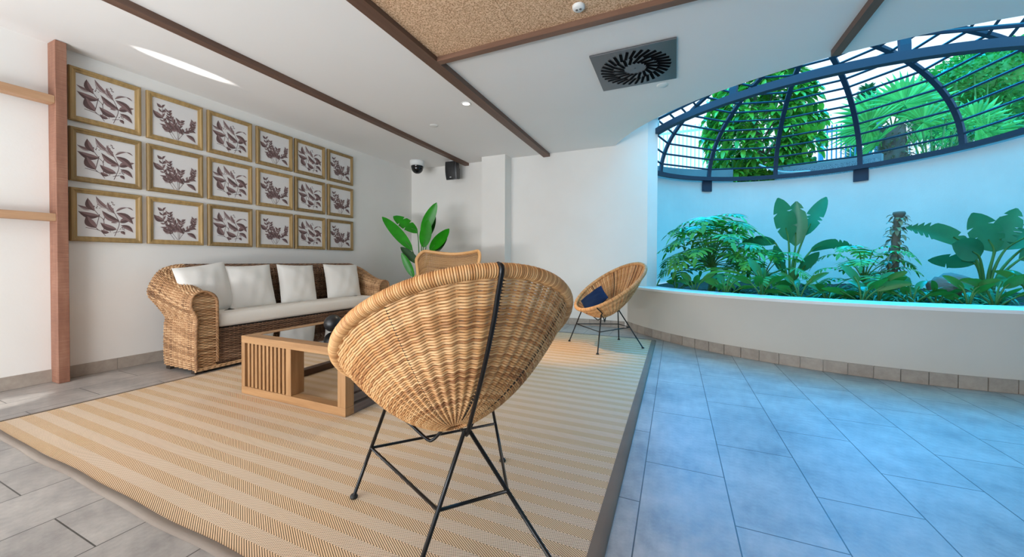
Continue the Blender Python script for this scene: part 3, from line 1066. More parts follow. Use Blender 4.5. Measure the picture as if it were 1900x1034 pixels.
def rounded_slab(x0, x1, y0, y1, z0, z1, r_, nx=14, ny=40, puff=.01):
    """soft cushion slab"""
    mb = MB(); nt_ = 40
    rows = []
    prof = [(0, z0)] + [(1, z0)]
    P = []
    for k_, (ins, z_) in enumerate([(.05, z0), (.012, z0 + .004), (.002, z0 + r_ * .5), (0, (z0 + z1) / 2), (.002, z1 - r_ * .6), (.010, z1 - .006), (.03, z1), (.10, z1 + puff * .6), (.2, z1 + puff)]):
        lx, ly = (x1 - x0) / 2 - ins, (y1 - y0) / 2 - ins
        c_ = max(.012, .03 - ins * .2)
        ring_ = []
        for sx_, sy_, a0_ in ((1, 1, 0), (-1, 1, 90), (-1, -1, 180), (1, -1, 270)):
            for a in np.linspace(a0_, a0_ + 90, 7):
                ring_.append((sx_ * (lx - c_) + c_ * math.cos(math.radians(a)), sy_ * (ly - c_) + c_ * math.sin(math.radians(a)), z_))
        P.append([((x0 + x1) / 2 + a, (y0 + y1) / 2 + b, c2) for a, b, c2 in ring_])
    mb.grid(P, False, True)
    mb.f.append(tuple(range(28))[::-1]); mb.f.append(tuple((len(P) - 1) * 28 + i for i in range(28))); mb.mi += [0, 0]
    return mb


cu_ = rounded_slab(-3.665, SXF - .012, SY0 + .150, SY1 - .150, .335, .448, .05)
cu_.v = [v_ - SO for v_ in cu_.v]
cu_.build('seat_cushion', M['seat_fabric'], sofa, smooth=True)


def pillow_mesh(w_, h_, t_, seed=0, n=22, pinch=.035):
    rs_ = np.random.RandomState(seed)
    ph_ = rs_.uniform(0, 6, 6)
    g = np.linspace(-1, 1, n)
    def pos(a, b, sgn):
        th_ = (1 - abs(a) ** 2.6) ** .55 * (1 - abs(b) ** 2.6) ** .55
        x_ = a * w_ / 2 * (1 - pinch * (1 - b * b) * 1.2) ; y_ = b * h_ / 2 * (1 - pinch * (1 - a * a) * 1.2)
        wr = .006 * math.sin(6 * a + 5 * b + ph_[0]) * th_ + .004 * math.sin(11 * a - 4 * b + ph_[1]) * th_
        return (x_, sgn * (t_ / 2 * th_) + wr * (1 if sgn > 0 else .5), y_)
    mb = MB()
    mb.grid([[pos(a, b, -1) for b in g] for a in g])
    mb.grid([[pos(a, b, 1) for b in g] for a in g[::-1]])
    return mb


def pillow(name, label, cat, loc, w_, h_, t_, m_, yaw, tilt, roll=0, seed=0, group=None):
    o = pillow_mesh(w_, h_, t_, seed).build(name, m_, None, smooth=True)
    o.matrix_world = Matrix.Translation(loc) @ Matrix.Rotation(yaw, 4, 'Z') @ Matrix.Rotation(tilt, 4, 'X') @ Matrix.Rotation(roll, 4, 'Y')
    return tag(o, label, cat, group)


pg = 'white cushions on the wicker sofa'
pillow('throw_pillow', 'white square cushion tucked behind the near rolled arm of the sofa', 'cushion', (-3.575, 1.800, .634), .40, .42, .14, M['white_fabric'], PI / 2 + .10, -.20, -.14, 1, pg)
pillow('throw_pillow', 'second white cushion along the sofa from the near arm', 'cushion', (-3.575, 2.155, .631), .41, .41, .14, M['white_fabric'], PI / 2, -.22, -.03, 2, pg)
pillow('throw_pillow', 'third white cushion along the sofa from the near arm', 'cushion', (-3.575, 2.615, .631), .40, .41, .14, M['white_fabric'], PI / 2, -.22, .03, 3, pg)
pillow('throw_pillow', 'white cushion nearest the far arm of the sofa', 'cushion', (-3.575, 3.185, .631), .46, .41, .14, M['white_fabric'], PI / 2 - .05, -.22, .02, 4, pg)

# ------------------------------------------------------------------ slatted teak coffee table
TX0, TX1, TY0, TY1, TZ = -2.572, -1.652, 1.487, 2.42, .387
tab = thing('coffee_table', 'low square slatted teak coffee table with a tinted glass top', 'table', ((TX0 + TX1) / 2, (TY0 + TY1) / 2, .0125))
TO = np.array([(TX0 + TX1) / 2, (TY0 + TY1) / 2, .0125])


def tb(name, a, b, m_, par=tab, bev=.002):
    return MB().box(np.array(a) - TO, np.array(b) - TO).build(name, m_, par, bevel=bev)


PW = .075
fz = .0125
tb('top_rail', (TX0, TY0, TZ - .045), (TX1, TY0 + PW, TZ), M['teak_x'])
tb('top_rail', (TX0, TY1 - PW, TZ - .045), (TX1, TY1, TZ), M['teak_x'])
tb('top_rail', (TX0, TY0 + PW, TZ - .045), (TX0 + PW, TY1 - PW, TZ), M['teak'])
tb('top_rail', (TX1 - PW, TY0 + PW, TZ - .045), (TX1, TY1 - PW, TZ), M['teak'])
tb('glass_top', (TX0 + PW + .001, TY0 + PW + .001, TZ - .010), (TX1 - PW - .001, TY1 - PW - .001, TZ - .002), M['glass'], bev=0)
zb, zt = fz + .048, TZ - .045
tb('bottom_rail', (TX0, TY0, fz), (TX1, TY0 + .06, zb), M['teak_x'])
tb('bottom_rail', (TX0, TY1 - .06, fz), (TX1, TY1, zb), M['teak_x'])
tb('bottom_rail', (TX0, TY0 + .06, fz), (TX0 + .06, TY1 - .06, zb), M['teak_brown_shaded'])
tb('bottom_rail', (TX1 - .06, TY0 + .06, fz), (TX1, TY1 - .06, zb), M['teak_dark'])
for x in (TX0, TX1 - .06):
    for y in (TY0, TY1 - .06):
        tb('leg', (x, y, zb), (x + .06 if x > TX0 else x + .034, y + .06, zt), M['teak'])
MX = -2.10
tb('post', (MX - .045, TY0 + .002, zb), (MX, TY0 + .09, zt), M['teak'])
nsl = 10
for k_ in range(nsl):
    x = TX0 + .054 + k_ * (MX - .045 - TX0 - .056) / nsl
    tb('slat', (x, TY0 + .006, zb), (x + .020, TY0 + .058, zt), M['teak'], bev=.001)
    x2 = TX1 - .054 - k_ * .041
    tb('slat', (x2 - .020, TY1 - .058, zb), (x2, TY1 - .006, zt), M['teak'], bev=.001)
# near right side: broad dark boards laid as louvres
for k_ in range(5):
    z_ = zb + .012 + k_ * .056
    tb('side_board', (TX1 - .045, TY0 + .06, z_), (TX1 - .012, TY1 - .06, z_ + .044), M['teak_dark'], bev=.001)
th = np.linspace(0, PI, 22)
o = MB().lathe([(max(.0001, .058 * math.sin(a)), -.058 * math.cos(a)) for a in th], 36).build('ball_ornament', M['ball'], None, smooth=True)
o.location = (-2.150, 1.832, TZ + .0565)
tag(o, 'matt black ball ornament on the glass of the coffee table', 'ornament')

# ------------------------------------------------------------------ basket chairs
RA, RB, RT, RK, RCX, RCZ = .410, .351, .595, -.010, -.030, .608
et = np.array([math.cos(RT), 0, -math.sin(RT)])          # towards the low front of the rim
nrim = np.array([math.sin(RT), 0, math.cos(RT)])         # out of the bowl
rc = np.array([RCX, 0, RCZ])


def rimp(t_, k_=1.0):
    return rc + et * RA * k_ * np.cos(t_)[..., None] + np.array([0, 1., 0]) * (RB * k_ * np.sin(t_) * (1 + RK * np.cos(t_)))[..., None]


hub = np.array([-.005, 0, .318])


def bowl(t_, s):
    """s 0 at the hub .. 1 at the rim"""
    R_ = rimp(t_)
    d = hub - rc
    dep = -(d @ nrim); a0_ = d + nrim * dep              # hub projected into the rim plane
    g_ = s ** .80
    return rc + a0_ * (1 - g_) + (R_ - rc) * g_ - nrim * dep * (1 - s ** 1.28) - nrim * .022 * np.sin(PI * s)


def make_chair(label):
    root = thing('woven_lounge_chair', label, 'chair')
    NST = 48; per = 6; nu = NST * per
    tt = np.linspace(0, 2 * PI, nu, endpoint=False)
    # equal-arc stake spacing round the rim
    rp_ = rimp(np.linspace(0, 2 * PI, 721)); L_ = np.r_[0, np.cumsum(np.linalg.norm(np.diff(rp_, axis=0), axis=1))]
    tt = np.interp(np.linspace(0, L_[-1], nu, endpoint=False), L_, np.linspace(0, 2 * PI, 721))
    rows = 70
    sf = np.linspace(.055, .985, 200)
    bk = np.array([bowl(np.array([PI * .8]), q_)[0] for q_ in sf])
    bl = np.r_[0, np.cumsum(np.linalg.norm(np.diff(bk, axis=0), axis=1))]
    ssv = np.interp(np.linspace(0, bl[-1], rows), bl, sf)
    S = np.array([bowl(tt, s) for s in ssv])
    mb = MB()
    rr = np.minimum(bl[-1] / rows * .435, .0018 + ssv * .02)
    weave(mb, S, None, np.arange(nu) / per, 1, r=rr, amp=.0042, cu=True, nsec=6, alt=.25, vw=.0007, flip=-1)
    # closed base of the weave
    th_ = np.linspace(0, 2 * PI, 24, endpoint=False)
    mb.grid([bowl(th_, s) + nrim * .007 for s in (.002, .03, .06, .085)], False, True)
    sh = mb.build('woven_seat', M['cane'], root, smooth=True)
    mb = MB()
    for k_ in range(NST * 2):
        t1 = np.array([tt[k_ * 3]])
        pts = np.array([bowl(t1, s)[0] for s in np.linspace(.09, .99, 16)])
        inn = nrm(hub + nrim * .5 - pts.mean(0))
        mb.tube(pts + inn * (.0085 if k_ % 2 else .0065), np.linspace(.0026, .0052, 16), 5)
    mb.build('stakes', M['cane'], sh, smooth=True)
    mb = MB()
    for k_ in range(0, NST, 6):
        t1 = np.array([tt[k_ * per + 2]])
        pts = np.array([bowl(t1, s)[0] for s in np.linspace(.10, .97, 16)])
        mb.tube(pts - nrm(pts.mean(0) - hub - nrim * .5) * .001, .0052, 5)
    mb.build('dark_ribs', M['stake'], sh, smooth=True)
    # rim wrapped in cane
    nw = 400
    q4 = np.arange(nw) + .04 * rng.uniform(-1, 1, nw)
    rmb = MB()
    for w_ in range(nw):
        t2 = np.interp((q4[w_] + np.array([-.5, -.25, .25, .5])) / nw * L_[-1], np.r_[L_[:-1] - L_[-1], L_, L_[1:] + L_[-1]], np.r_[np.linspace(0, 2 * PI, 721)[:-1] - 2 * PI, np.linspace(0, 2 * PI, 721), np.linspace(0, 2 * PI, 721)[1:] + 2 * PI])
        rmb.tube(rimp(t2) + nrim * .004, np.array([.0164, .0188, .0188, .0164]) * (1 + .02 * rng.uniform(-1, 1)), 12, cap=False)
    rmb.build('rim', M['cane_rim'], root, smooth=True)
    # steel frame
    R6 = .0062
    feet = {'fl': (.28, .295), 'fr': (.28, -.295), 'bl': (-.28, .21), 'br': (-.28, -.21)}
    apex = np.array([-.132, 0, .362])
    tops = {'fl': np.array([.185, .195, .345]), 'fr': np.array([.185, -.195, .345]), 'bl': apex + [0, .007, 0], 'br': apex + [0, -.007, 0]}
    mids = {}
    for q_ in feet:
        f_ = np.array([*feet[q_], .004])
        lg = MB().tube([tops[q_], f_], R6, 10).build('leg', M['black'], root, smooth=True)
        MB().lathe([(.0001, 0), (.013, 0), (.014, .006), (.010, .012), (.0001, .014)], 16, (feet[q_][0], feet[q_][1], 0)).build('foot', M['rubber'], lg, smooth=True)
        zq = .195
        mids[q_] = f_ + (tops[q_] - f_) * (zq - .004) / (tops[q_][2] - .004)
    for a, b in (('fl', 'bl'), ('fr', 'br'), ('bl', 'br'), ('fl', 'fr')):
        MB().tube([mids[a], mids[b]], .005, 8).build('stretcher', M['black'], root, smooth=True)
    # back rod: from the apex up the back of the bowl to the rim
    bt = np.array([PI])
    bp = [bowl(bt, s)[0] - nrim * .012 - et * .010 for s in (.52, .78, .90)]
    top_ = rimp(bt)[0] - et * .021 - nrim * .006
    pts = np.concatenate([catmull([apex + [.02, 0, -.015], apex + [0, 0, -.012], apex + [-.018, 0, .01]], 4), catmull([apex + [-.022, 0, .02]] + bp + [top_, top_ + nrim * .022 + et * .012], 5)])
    MB().tube(pts, R6, 10).build('back_rod', M['black'], root, smooth=True)
    # front rods: leg top up to the rim, and a bent strap under the bowl
    for sg in (1, -1):
        tq = np.array([sg * .68])
        rp2 = rimp(tq)[0]; od = nrm(rp2 - rc)
        p0 = tops['fl' if sg > 0 else 'fr']
        m1 = bowl(tq, .78)[0] - nrim * .014 + od * .008
        MB().tube(catmull([p0, (p0 + m1) / 2 + od * .012, m1, rp2 + od * .018 - nrim * .012, rp2 + od * .020 + nrim * .008], 5), .0055, 8).build('side_rod', M['black'], root, smooth=True)
        MB().tube(catmull([p0, p0 + np.array([-.06, -sg * .06, -.030]), np.array([.075, sg * .075, .262]), np.array([.06, sg * .055, .262]), np.array([.035, sg * .03, .300])], 5), .0055, 8).build('under_rod', M['black'], root, smooth=True)
    return root


def place(ch, fm, fd):
    c_ = Vector((fm[0] - fd[0] * .28, fm[1] - fd[1] * .28, .0125))
    ch.location = c_; ch.rotation_euler = (0, 0, math.atan2(fd[1], fd[0]))


ch1 = make_chair('large woven cane basket chair in the foreground, seen from behind')
place(ch1, (-.868, 1.215), (-.75, .661))
ch2 = dup(ch1, label='woven cane basket chair holding a navy cushion, beside the curved planter wall')
place(ch2, (-.846, 3.687), (-.755, -.656))
for q_ in (ch1, ch2):
    q_['group'] = 'woven basket lounge chairs'
# navy cushion lying in the far chair
o = pillow_mesh(.27, .27, .08, 9).build('throw_pillow', M['navy'], None, smooth=True)
fd = np.array([-.755, -.656]); o2 = np.array([-.846, 3.687]) - fd * .28
lt = np.array([-fd[1], fd[0]])
pc = o2 + fd * .14 + lt * (-.02)
o.matrix_world = Matrix.Translation((pc[0], pc[1], .49)) @ Matrix.Rotation(math.atan2(fd[1], fd[0]) + PI / 2 + .15, 4, 'Z') @ Matrix.Rotation(-.75, 4, 'X') @ Matrix.Rotation(.55, 4, 'Y')
tag(o, 'navy blue cushion lying in the far basket chair', 'cushion')

# ------------------------------------------------------------------ wing chair in the far corner
wing = thing('wing_chair', 'high-backed woven cane wing chair in front of the corner plant', 'armchair', (-2.52, 3.62, 0), .10)
mb = MB()


def wingback(a, z_):          # a -1..1 across, z height
    q_ = (z_ - .36) / .62
    hw = .34 + .115 * max(0, q_) ** 1.6
    y = .28 + .10 * q_ - .17 * abs(a) ** 2.6
    return (a * hw, y, z_)


def topz(a):
    return .962 + .040 * min(1, abs(a) / .8) ** 1.6 - .115 * (max(0, abs(a) - .74) / .26) ** 2.3


ag = np.linspace(-1, 1, 105)
rows = [[wingback(a, .30 + (topz(a) - .012 - .30) * v_) for a in ag] for v_ in np.linspace(0, 1, 74)]
weave(mb, rows, None, np.linspace(0, 35, 105), 1, r=.0046, amp=.0045, alt=.95, flip=1)
for k_ in range(1, 105, 3):
    mb.tube([rows[j][k_] for j in range(0, 74, 6)], .003, 4)
mb.build('backrest', M['wing'], wing, smooth=True)
ed = [wingback(-1, z_) for z_ in np.linspace(.30, topz(-1) - .02, 12)] + [wingback(a, topz(a)) for a in np.linspace(-.985, .985, 40)] + [wingback(1, z_) for z_ in np.linspace(topz(1) - .02, .30, 12)]
MB().tube(catmull(ed, 4) + np.array([0, -.012, 0]), .020, 10).build('back_rim', M['cane_rim'], wing, smooth=True)
mb = MB()
weave(mb, [[(x, y, .38 - .03 * (1 - (x / .34) ** 2)) for x in np.linspace(-.34, .34, 52)] for y in np.arange(-.30, .27, .010)], None, np.linspace(0, 18, 52), 1, r=.005, amp=.003, alt=.7)
weave(mb, [[(x, -.31, z_) for x in np.linspace(-.34, .34, 52)] for z_ in np.arange(.22, .38, .010)], None, np.linspace(0, 18, 52), 1, r=.005, amp=.003, alt=.7)
mb.build('seat', M['wing'], wing, smooth=True)
for sg in (-1, 1):
    mb = MB()
    mb.tube(catmull([(sg * .40, .15, .70), (sg * .41, 0, .60), (sg * .40, -.2, .57), (sg * .36, -.31, .52), (sg * .35, -.32, .36)], 6), .017, 10)
    weave(mb, [[(sg * (.36 + .05 * v_), y, .37 + (.20 + .12 * max(0, (y + .05) / .2)) * v_) for y in np.linspace(-.30, .18, 30)] for v_ in np.linspace(0, 1, 20)], None, np.linspace(0, 10, 30), 1, r=.005, amp=.003, alt=.7)
    mb.build('arm', M['wing'], wing, smooth=True)
    for y in (-.29, .25):
        MB().tube([(sg * .33, y, .37), (sg * .34, y + (.03 if y > 0 else -.01), .0125)], .018, 10).build('leg', M['cane_rim'], wing, smooth=True)
o = pillow_mesh(.42, .42, .12, 12).build('throw_pillow', M['tan_fabric'], None, smooth=True)
o.matrix_world = Matrix.Translation((-2.50, 3.77, .575)) @ Matrix.Rotation(.10, 4, 'Z') @ Matrix.Rotation(-.22, 4, 'X')
tag(o, 'tan cushion leaning on the back of the wing chair', 'cushion')

# ------------------------------------------------------------------ plant in the corner
pp_ = thing('potted_plant', 'tall bird-of-paradise plant in a grey pot in the room corner', 'plant', (-3.36, 4.28, 0))
pp_.scale = (.94, .94, .94)
MB().lathe([(.0001, 0), (.15, 0), (.165, .05), (.19, .40), (.205, .60), (.21, .635), (.19, .635), (.182, .59), (.0001, .588)], 40).build('pot', M['pot'], pp_, smooth=True)
MB().lathe([(.0001, .606), (.18, .600)], 24).build('soil', M['soil'], pp_)


def oval(t_):
    return (math.sin(PI * min(1, t_ ** .92 * .985 + .01))) ** .62


#  tip positions relative to pot: (leaf base xyz, direction, length, width, notch)
for lb, ld, L, W, nm in (((-.04, -.06, 1.09), (-.57, -.04, .60), .76, .20, 0), ((-.04, .06, 1.36), (-.51, .04, .33), .58, .22, 2), ((.09, 0, 1.32), (.27, 0, .52), .54, .20, 0), ((.20, -.11, 1.13), (.13, -.06, .40), .42, .21, 0),
                     ((.27, -.04, 1.08), (.34, -.03, .34), .47, .20, 0), ((.21, .06, 1.02), (.26, .04, .30), .38, .15, 0), ((.12, .09, 1.28), (.10, .05, .36), .37, .15, 0), ((.10, -.09, .89), (-.30, -.05, .28), .39, .15, 0), ((.04, -.13, .69), (-.14, -.08, .36), .40, .14, 0)):
    lm = MB()
    leaf(lm, lb, ld, L, W * .82, droop=.16, fold=.16, nl=12, prof=oval, slits=nm, nside=(.9, .38, .25))
    lo = lm.build('leaf', M['l_house_dark'] if (L, W) in ((.38, .15), (.37, .15), (.39, .15)) else M['l_house'], pp_, smooth=True)
    b0 = np.array([.06 + lb[0] * .15, lb[1] * .15, .60])
    MB().tube(catmull([b0, b0 * .6 + np.array(lb) * .4 + np.array([0, 0, .05]), np.array(lb), np.array(lb) + nrm(ld) * L * .25], 5), np.linspace(.010, .005, 16), 6).build('stem', M['stem'], lo, smooth=True)

# ------------------------------------------------------------------ ceiling and wall fittings
cd = thing('security_camera', 'white security camera with a black dome under the ceiling corner', 'camera', (-3.64, 4.64, ZC))
cd.scale = (1.4, 1.4, 1.4)
MB().lathe([(.0001, 0), (.078, 0), (.080, -.012), (.076, -.052), (.068, -.056), (.0001, -.056)], 32).build('base', M['plastic'], cd, smooth=True)
MB().lathe([(.066, -.05), (.066, -.075)] + [(.062 * math.cos(a) + .0001, -.078 - .060 * math.sin(a)) for a in np.linspace(0, PI / 2, 12)], 32).build('dome', M['gloss_black'], cd, smooth=True)
spk = thing('loudspeaker', 'black wall loudspeaker tilted beside the brown ceiling batten', 'speaker', (-3.13, 4.88, 2.262), .06)
spk.scale = (1.08, 1.08, 1.08)
mb = MB()
fr_ = []
for z_ in np.linspace(-.125, .125, 13):
    bul = .012 * (1 - (z_ / .125) ** 2)
    fr_.append([(-.083 - bul * .4, -.085 - bul, z_), (-.04, -.095 - bul * 1.3, z_), (.04, -.095 - bul * 1.3, z_), (.083 + bul * .4, -.085 - bul, z_), (.080, -.02, z_ * .96), (.055, .06, z_ * .86), (-.055, .06, z_ * .86), (-.080, -.02, z_ * .96)])
mb.grid(fr_, False, True)
mb.f += [tuple(range(8)), tuple(12 * 8 + i for i in range(8))[::-1]]; mb.mi += [0, 0]
cab = mb.build('cabinet', M['spk_black'], spk, fixn=True)
cab.rotation_euler = (.12, 0, 0)
o = MB().grid([[(x, -.0975 - .0165 * (1 - (z_ / .125) ** 2) - .004 * (1 - (x / .075) ** 2), z_) for z_ in np.linspace(-.112, .112, 9)] for x in np.linspace(-.066, .066, 7)]).build('grille', M['spk_black'], spk, smooth=True)
o.rotation_euler = (.12, 0, 0)
o = MB().box((-.012, -.114, -.098), (.012, -.105, -.088)).build('badge', M['plastic'], spk); o.rotation_euler = (.12, 0, 0)
MB().box((-.02, .05, -.05), (.02, .105, .05)).box((-.03, .10, -.06), (.03, .112, .06)).build('wall_bracket', M['spk_black'], spk)
MB().lathe([(.0001, .134), (.042, .134), (.042, .122), (.0001, .120)], 24, (-.02, -.03, 0)).build('ceiling_plate', M['plastic'], spk, smooth=True)

vent = thing('ceiling_diffuser', 'square grey swirl air diffuser with black blades in the ceiling', 'vent', (-.30, 3.068, ZC))
mb = MB().box((-.297, -.30, -.016), (.297, .30, -.004)).box((-.27, -.27, -.004), (.27, .27, 0))
mb.tube([(0, 0, -.016), (0, 0, -.019)], .006, 12)
mb.build('plate', M['steel'], vent, bevel=.002)
mb = MB()
for ringr, n_b, L_b, tw in ((.212, 32, .105, .42), (.125, 18, .095, .42)):
    for k_ in range(n_b):
        a = 2 * PI * k_ / n_b
        c_ = np.array([ringr * math.cos(a), ringr * math.sin(a), -.0175])
        d = np.array([math.cos(a + tw), math.sin(a + tw), 0]); n_2 = np.array([-d[1], d[0], 0])
        hw = .0105
        V = [c_ - d * L_b / 2 - n_2 * hw, c_ + d * L_b / 2 - n_2 * hw, c_ + d * L_b / 2 + n_2 * hw + UP * -.004, c_ - d * L_b / 2 + n_2 * hw + UP * -.004]
        V += [v_ + UP * .0012 for v_ in V]
        mb.add(V, [(3, 2, 1, 0), (4, 5, 6, 7), (0, 1, 5, 4), (1, 2, 6, 5), (2, 3, 7, 6), (3, 0, 4, 7)])
mb.build('blades', M['slot'], vent)

dl = thing('downlight', 'small lit round downlight beside the middle brown batten', 'downlight', (-1.873, 3.134, ZC))
MB().lathe([(.034, -.001), (.036, -.006), (.047, -.007), (.050, -.001)], 32).build('bezel', M['plastic'], dl, smooth=True)
MB().lathe([(.0001, -.003), (.035, -.003)], 24).build('lens', M['lamp_on'], dl)
lamp('downlight_beam', 'SPOT', (-1.873, 3.134, ZC - .02), (-.95, 3.47, 0), (1, .55, .18), 150, spot_size=math.radians(30), spot_blend=.9, shadow_soft_size=.03)
lamp('downlight_beam', 'SPOT', (-1.873, 3.134, ZC - .02), (-1.7, 3.1, 0), (1, .85, .65), 45, spot_size=math.radians(120), spot_blend=.8, shadow_soft_size=.03)
for x, y, lb in ((-2.513, 3.497, 'small blank white disc in the ceiling between the two long brown battens'), (-.113, 3.484, 'blank white disc in the ceiling beside the air diffuser')):
    o = MB().lathe([(.0001, -.006), (.040, -.006), (.046, -.003), (.048, 0)], 32).build('ceiling_cover', M['plastic'], None, smooth=True)
    o.location = (x, y, ZC); tag(o, lb, 'ceiling disc')
sm = thing('smoke_detector', 'round white smoke detector under the cork ceiling panel', 'detector', (-.54, 2.20, ZC - .010))
MB().lathe([(.0001, -.020), (.030, -.019), (.036, -.012), (.038, 0)], 32).build('body', M['plastic'], sm, smooth=True)
for x in (-.011, .011):
    MB().lathe([(.0001, -.0225), (.007, -.0215), (.008, -.018)], 12, (x, 0, 0)).build('sensor', M['steel'], sm, smooth=True)

# ------------------------------------------------------------------ planting inside the atrium
random.seed(21)
SZ = .47


def stem_to(mb, a, b, r1=.010, r2=.005, sag=.08, mi=0):
    a, b = np.array(a, float), np.array(b, float)
    m1 = a * .6 + b * .4 + np.array([0, 0, sag])
    mb.tube(catmull([a, m1, b], 6), np.linspace(r1, r2, 13), 6, mi=mi)


def philodendron(name, label, loc, n, rad, h, L, W, group=None, seed=1):
    random.seed(seed)
    root = thing(name, label, 'plant', loc, 0, group)
    lv, stm = MB(), MB()
    stm.tube(catmull([(0, 0, 0), (.03, .02, h * .25), (0, .03, h * .45)], 4), np.linspace(.05, .03, 9), 8)
    for i in range(n):
        a = i * 2.399 + random.uniform(-.3, .3)
        q_ = (i + .5) / n
        el = q_ ** .8
        rr = rad * (1 - .75 * el ** 2) * random.uniform(.75, 1.0) * .62
        z_ = h * (.22 + .62 * el) * random.uniform(.92, 1.04)
        b = np.array([rr * math.cos(a), rr * math.sin(a), z_])
        stem_to(stm, (0, .02, h * .3), b, .008, .005, .03)
        d = (math.cos(a), math.sin(a), .25 + .55 * el)
        lobed_leaf(lv, b, d, L * random.uniform(.85, 1.1), W * random.uniform(.85, 1.1), 9, random.uniform(1.4, 2.2))
    lv.build('foliage', M['l_phil'], root)
    stm.build('stem', M['stem'], root, smooth=True)
    return root


philodendron('philodendron', 'large round philodendron with deeply cut leaves at the left end of the planter', (.43, 5.40, SZ), 40, .56, 1.10, .46, .46, seed=3)
pgp = 'small cut-leaf philodendrons'
philodendron('philodendron', 'low cut-leaf philodendron left of the tallest paddle-leaved plant', (.93, 5.05, SZ), 13, .40, .62, .32, .28, pgp, 5)
philodendron('philodendron', 'low cut-leaf philodendron just left of the dry bare trunk', (1.86, 5.15, SZ), 14, .42, .66, .32, .28, pgp, 8)


def strelitzia(name, label, loc, leaves, group=None, cat='plant', mt='l_strel', stemr=.016):
    root = thing(name, label, cat, loc, 0, group)
    for (bx, by, bz), d, L, W, sl_n, dr in leaves:
        lm = MB()
        leaf(lm, (bx, by, bz), d, L, W, droop=dr, fold=.22, nl=12, prof=oval, slits=sl_n, nside=(.85, -.25 * np.sign(bx + .01), .35) if abs(d[0]) < .8 else (0, -.60, .8))
        lo = lm.build('leaf', M[mt], root, smooth=True)
        s0 = np.array([bx * .12, by * .12, 0])
        MB().tube(catmull([s0, np.array([bx * .35, by * .35, bz * .55]), np.array([bx, by, bz]), np.array([bx, by, bz]) + nrm(d) * L * .3], 5), np.linspace(stemr, .006, 16), 7).build('stem', M['stem'], lo, smooth=True)
    return root


strelitzia('strelitzia', 'tall bird-of-paradise with upright torn paddle leaves, left of centre in the planter', (1.25, 5.35, SZ), [
    ((-.03, -.05, .66), (-.22, -.15, .95), .52, .24, 2, .25), ((.05, 0, .60), (-.02, -.1, 1), .52, .22, 1, .2), ((.14, .02, .72), (.40, .1, .9), .50, .17, 2, .15),
    ((-.15, -.02, .63), (-.95, .0, .45), .36, .15, 2, .9), ((.19, .0, .53), (.90, -.05, .62), .40, .15, 3, 1.1), ((-.10, -.08, .30), (-.25, -.3, .9), .34, .13, 0, .4), ((.08, -.1, .30), (.3, -.4, .8), .30, .12, 0, .6)], 'bird-of-paradise plants in the planter')
strelitzia('strelitzia', 'broad bird-of-paradise with torn leaves at the right end of the planter', (2.82, 5.25, SZ), [
    ((-.14, -.05, .56), (-.75, -.1, .62), .56, .18, 5, .75), ((.02, -.06, .52), (-.36, -.1, .9), .42, .22, 3, .35), ((.06, 0, .52), (.30, 0, 1), .44, .19, 5, .25), ((.12, -.02, .54), (.75, -.05, .70), .56, .22, 6, .55),
    ((-.10, -.10, .46), (-.55, -.35, .42), .36, .22, 0, .5), ((.26, 0, .56), (.95, -.1, .35), .50, .20, 2, .9), ((.18, -.08, .44), (.7, -.2, .5), .40, .22, 1, .7), ((-.05, .05, .40), (-.9, .1, .30), .34, .18, 1, .5)], 'bird-of-paradise plants in the planter')

# bare trunk wrapped in dry leaf stubs
tk = thing('bare_trunk', 'dry bare plant trunk with shrivelled leaf stubs standing in the planter', 'trunk', (2.17, 5.30, SZ))
mb = MB()
cl = catmull([(-.06, 0, 0), (-.035, 0, .25), (-.005, .01, .5), (.0, .0, .75), (.02, 0, .93)], 8)
mb.tube(cl, np.interp(np.linspace(0, 1, len(cl)), [0, .3, .7, 1], [.055, .044, .034, .032]) * (1 + .12 * rng.uniform(-1, 1, len(cl))), 14)
mb.build('trunk', M['bark'], tk, smooth=True)
MB().lathe([(.0001, .955), (.045, .95), (.052, .93), (.04, .90), (.026, .885)], 18, (.02, 0, 0)).build('cut_top', M['bark'], tk, smooth=True)
mb = MB()
random.seed(4)
for i in range(230):
    q_ = random.random() ** 1.7
    c_ = cl[int(q_ * (len(cl) - 1))]; a = random.uniform(0, 2 * PI)
    rr = .036
    leaf(mb, c_ + np.array([rr * math.cos(a), rr * math.sin(a), 0]), (math.cos(a), math.sin(a), random.uniform(-.6, .9)), random.uniform(.06, .15) * (1.25 - .6 * q_), random.uniform(.015, .045), droop=random.uniform(1, 3), nl=5)
mb.build('dry_leaves', M['l_dry'], tk)

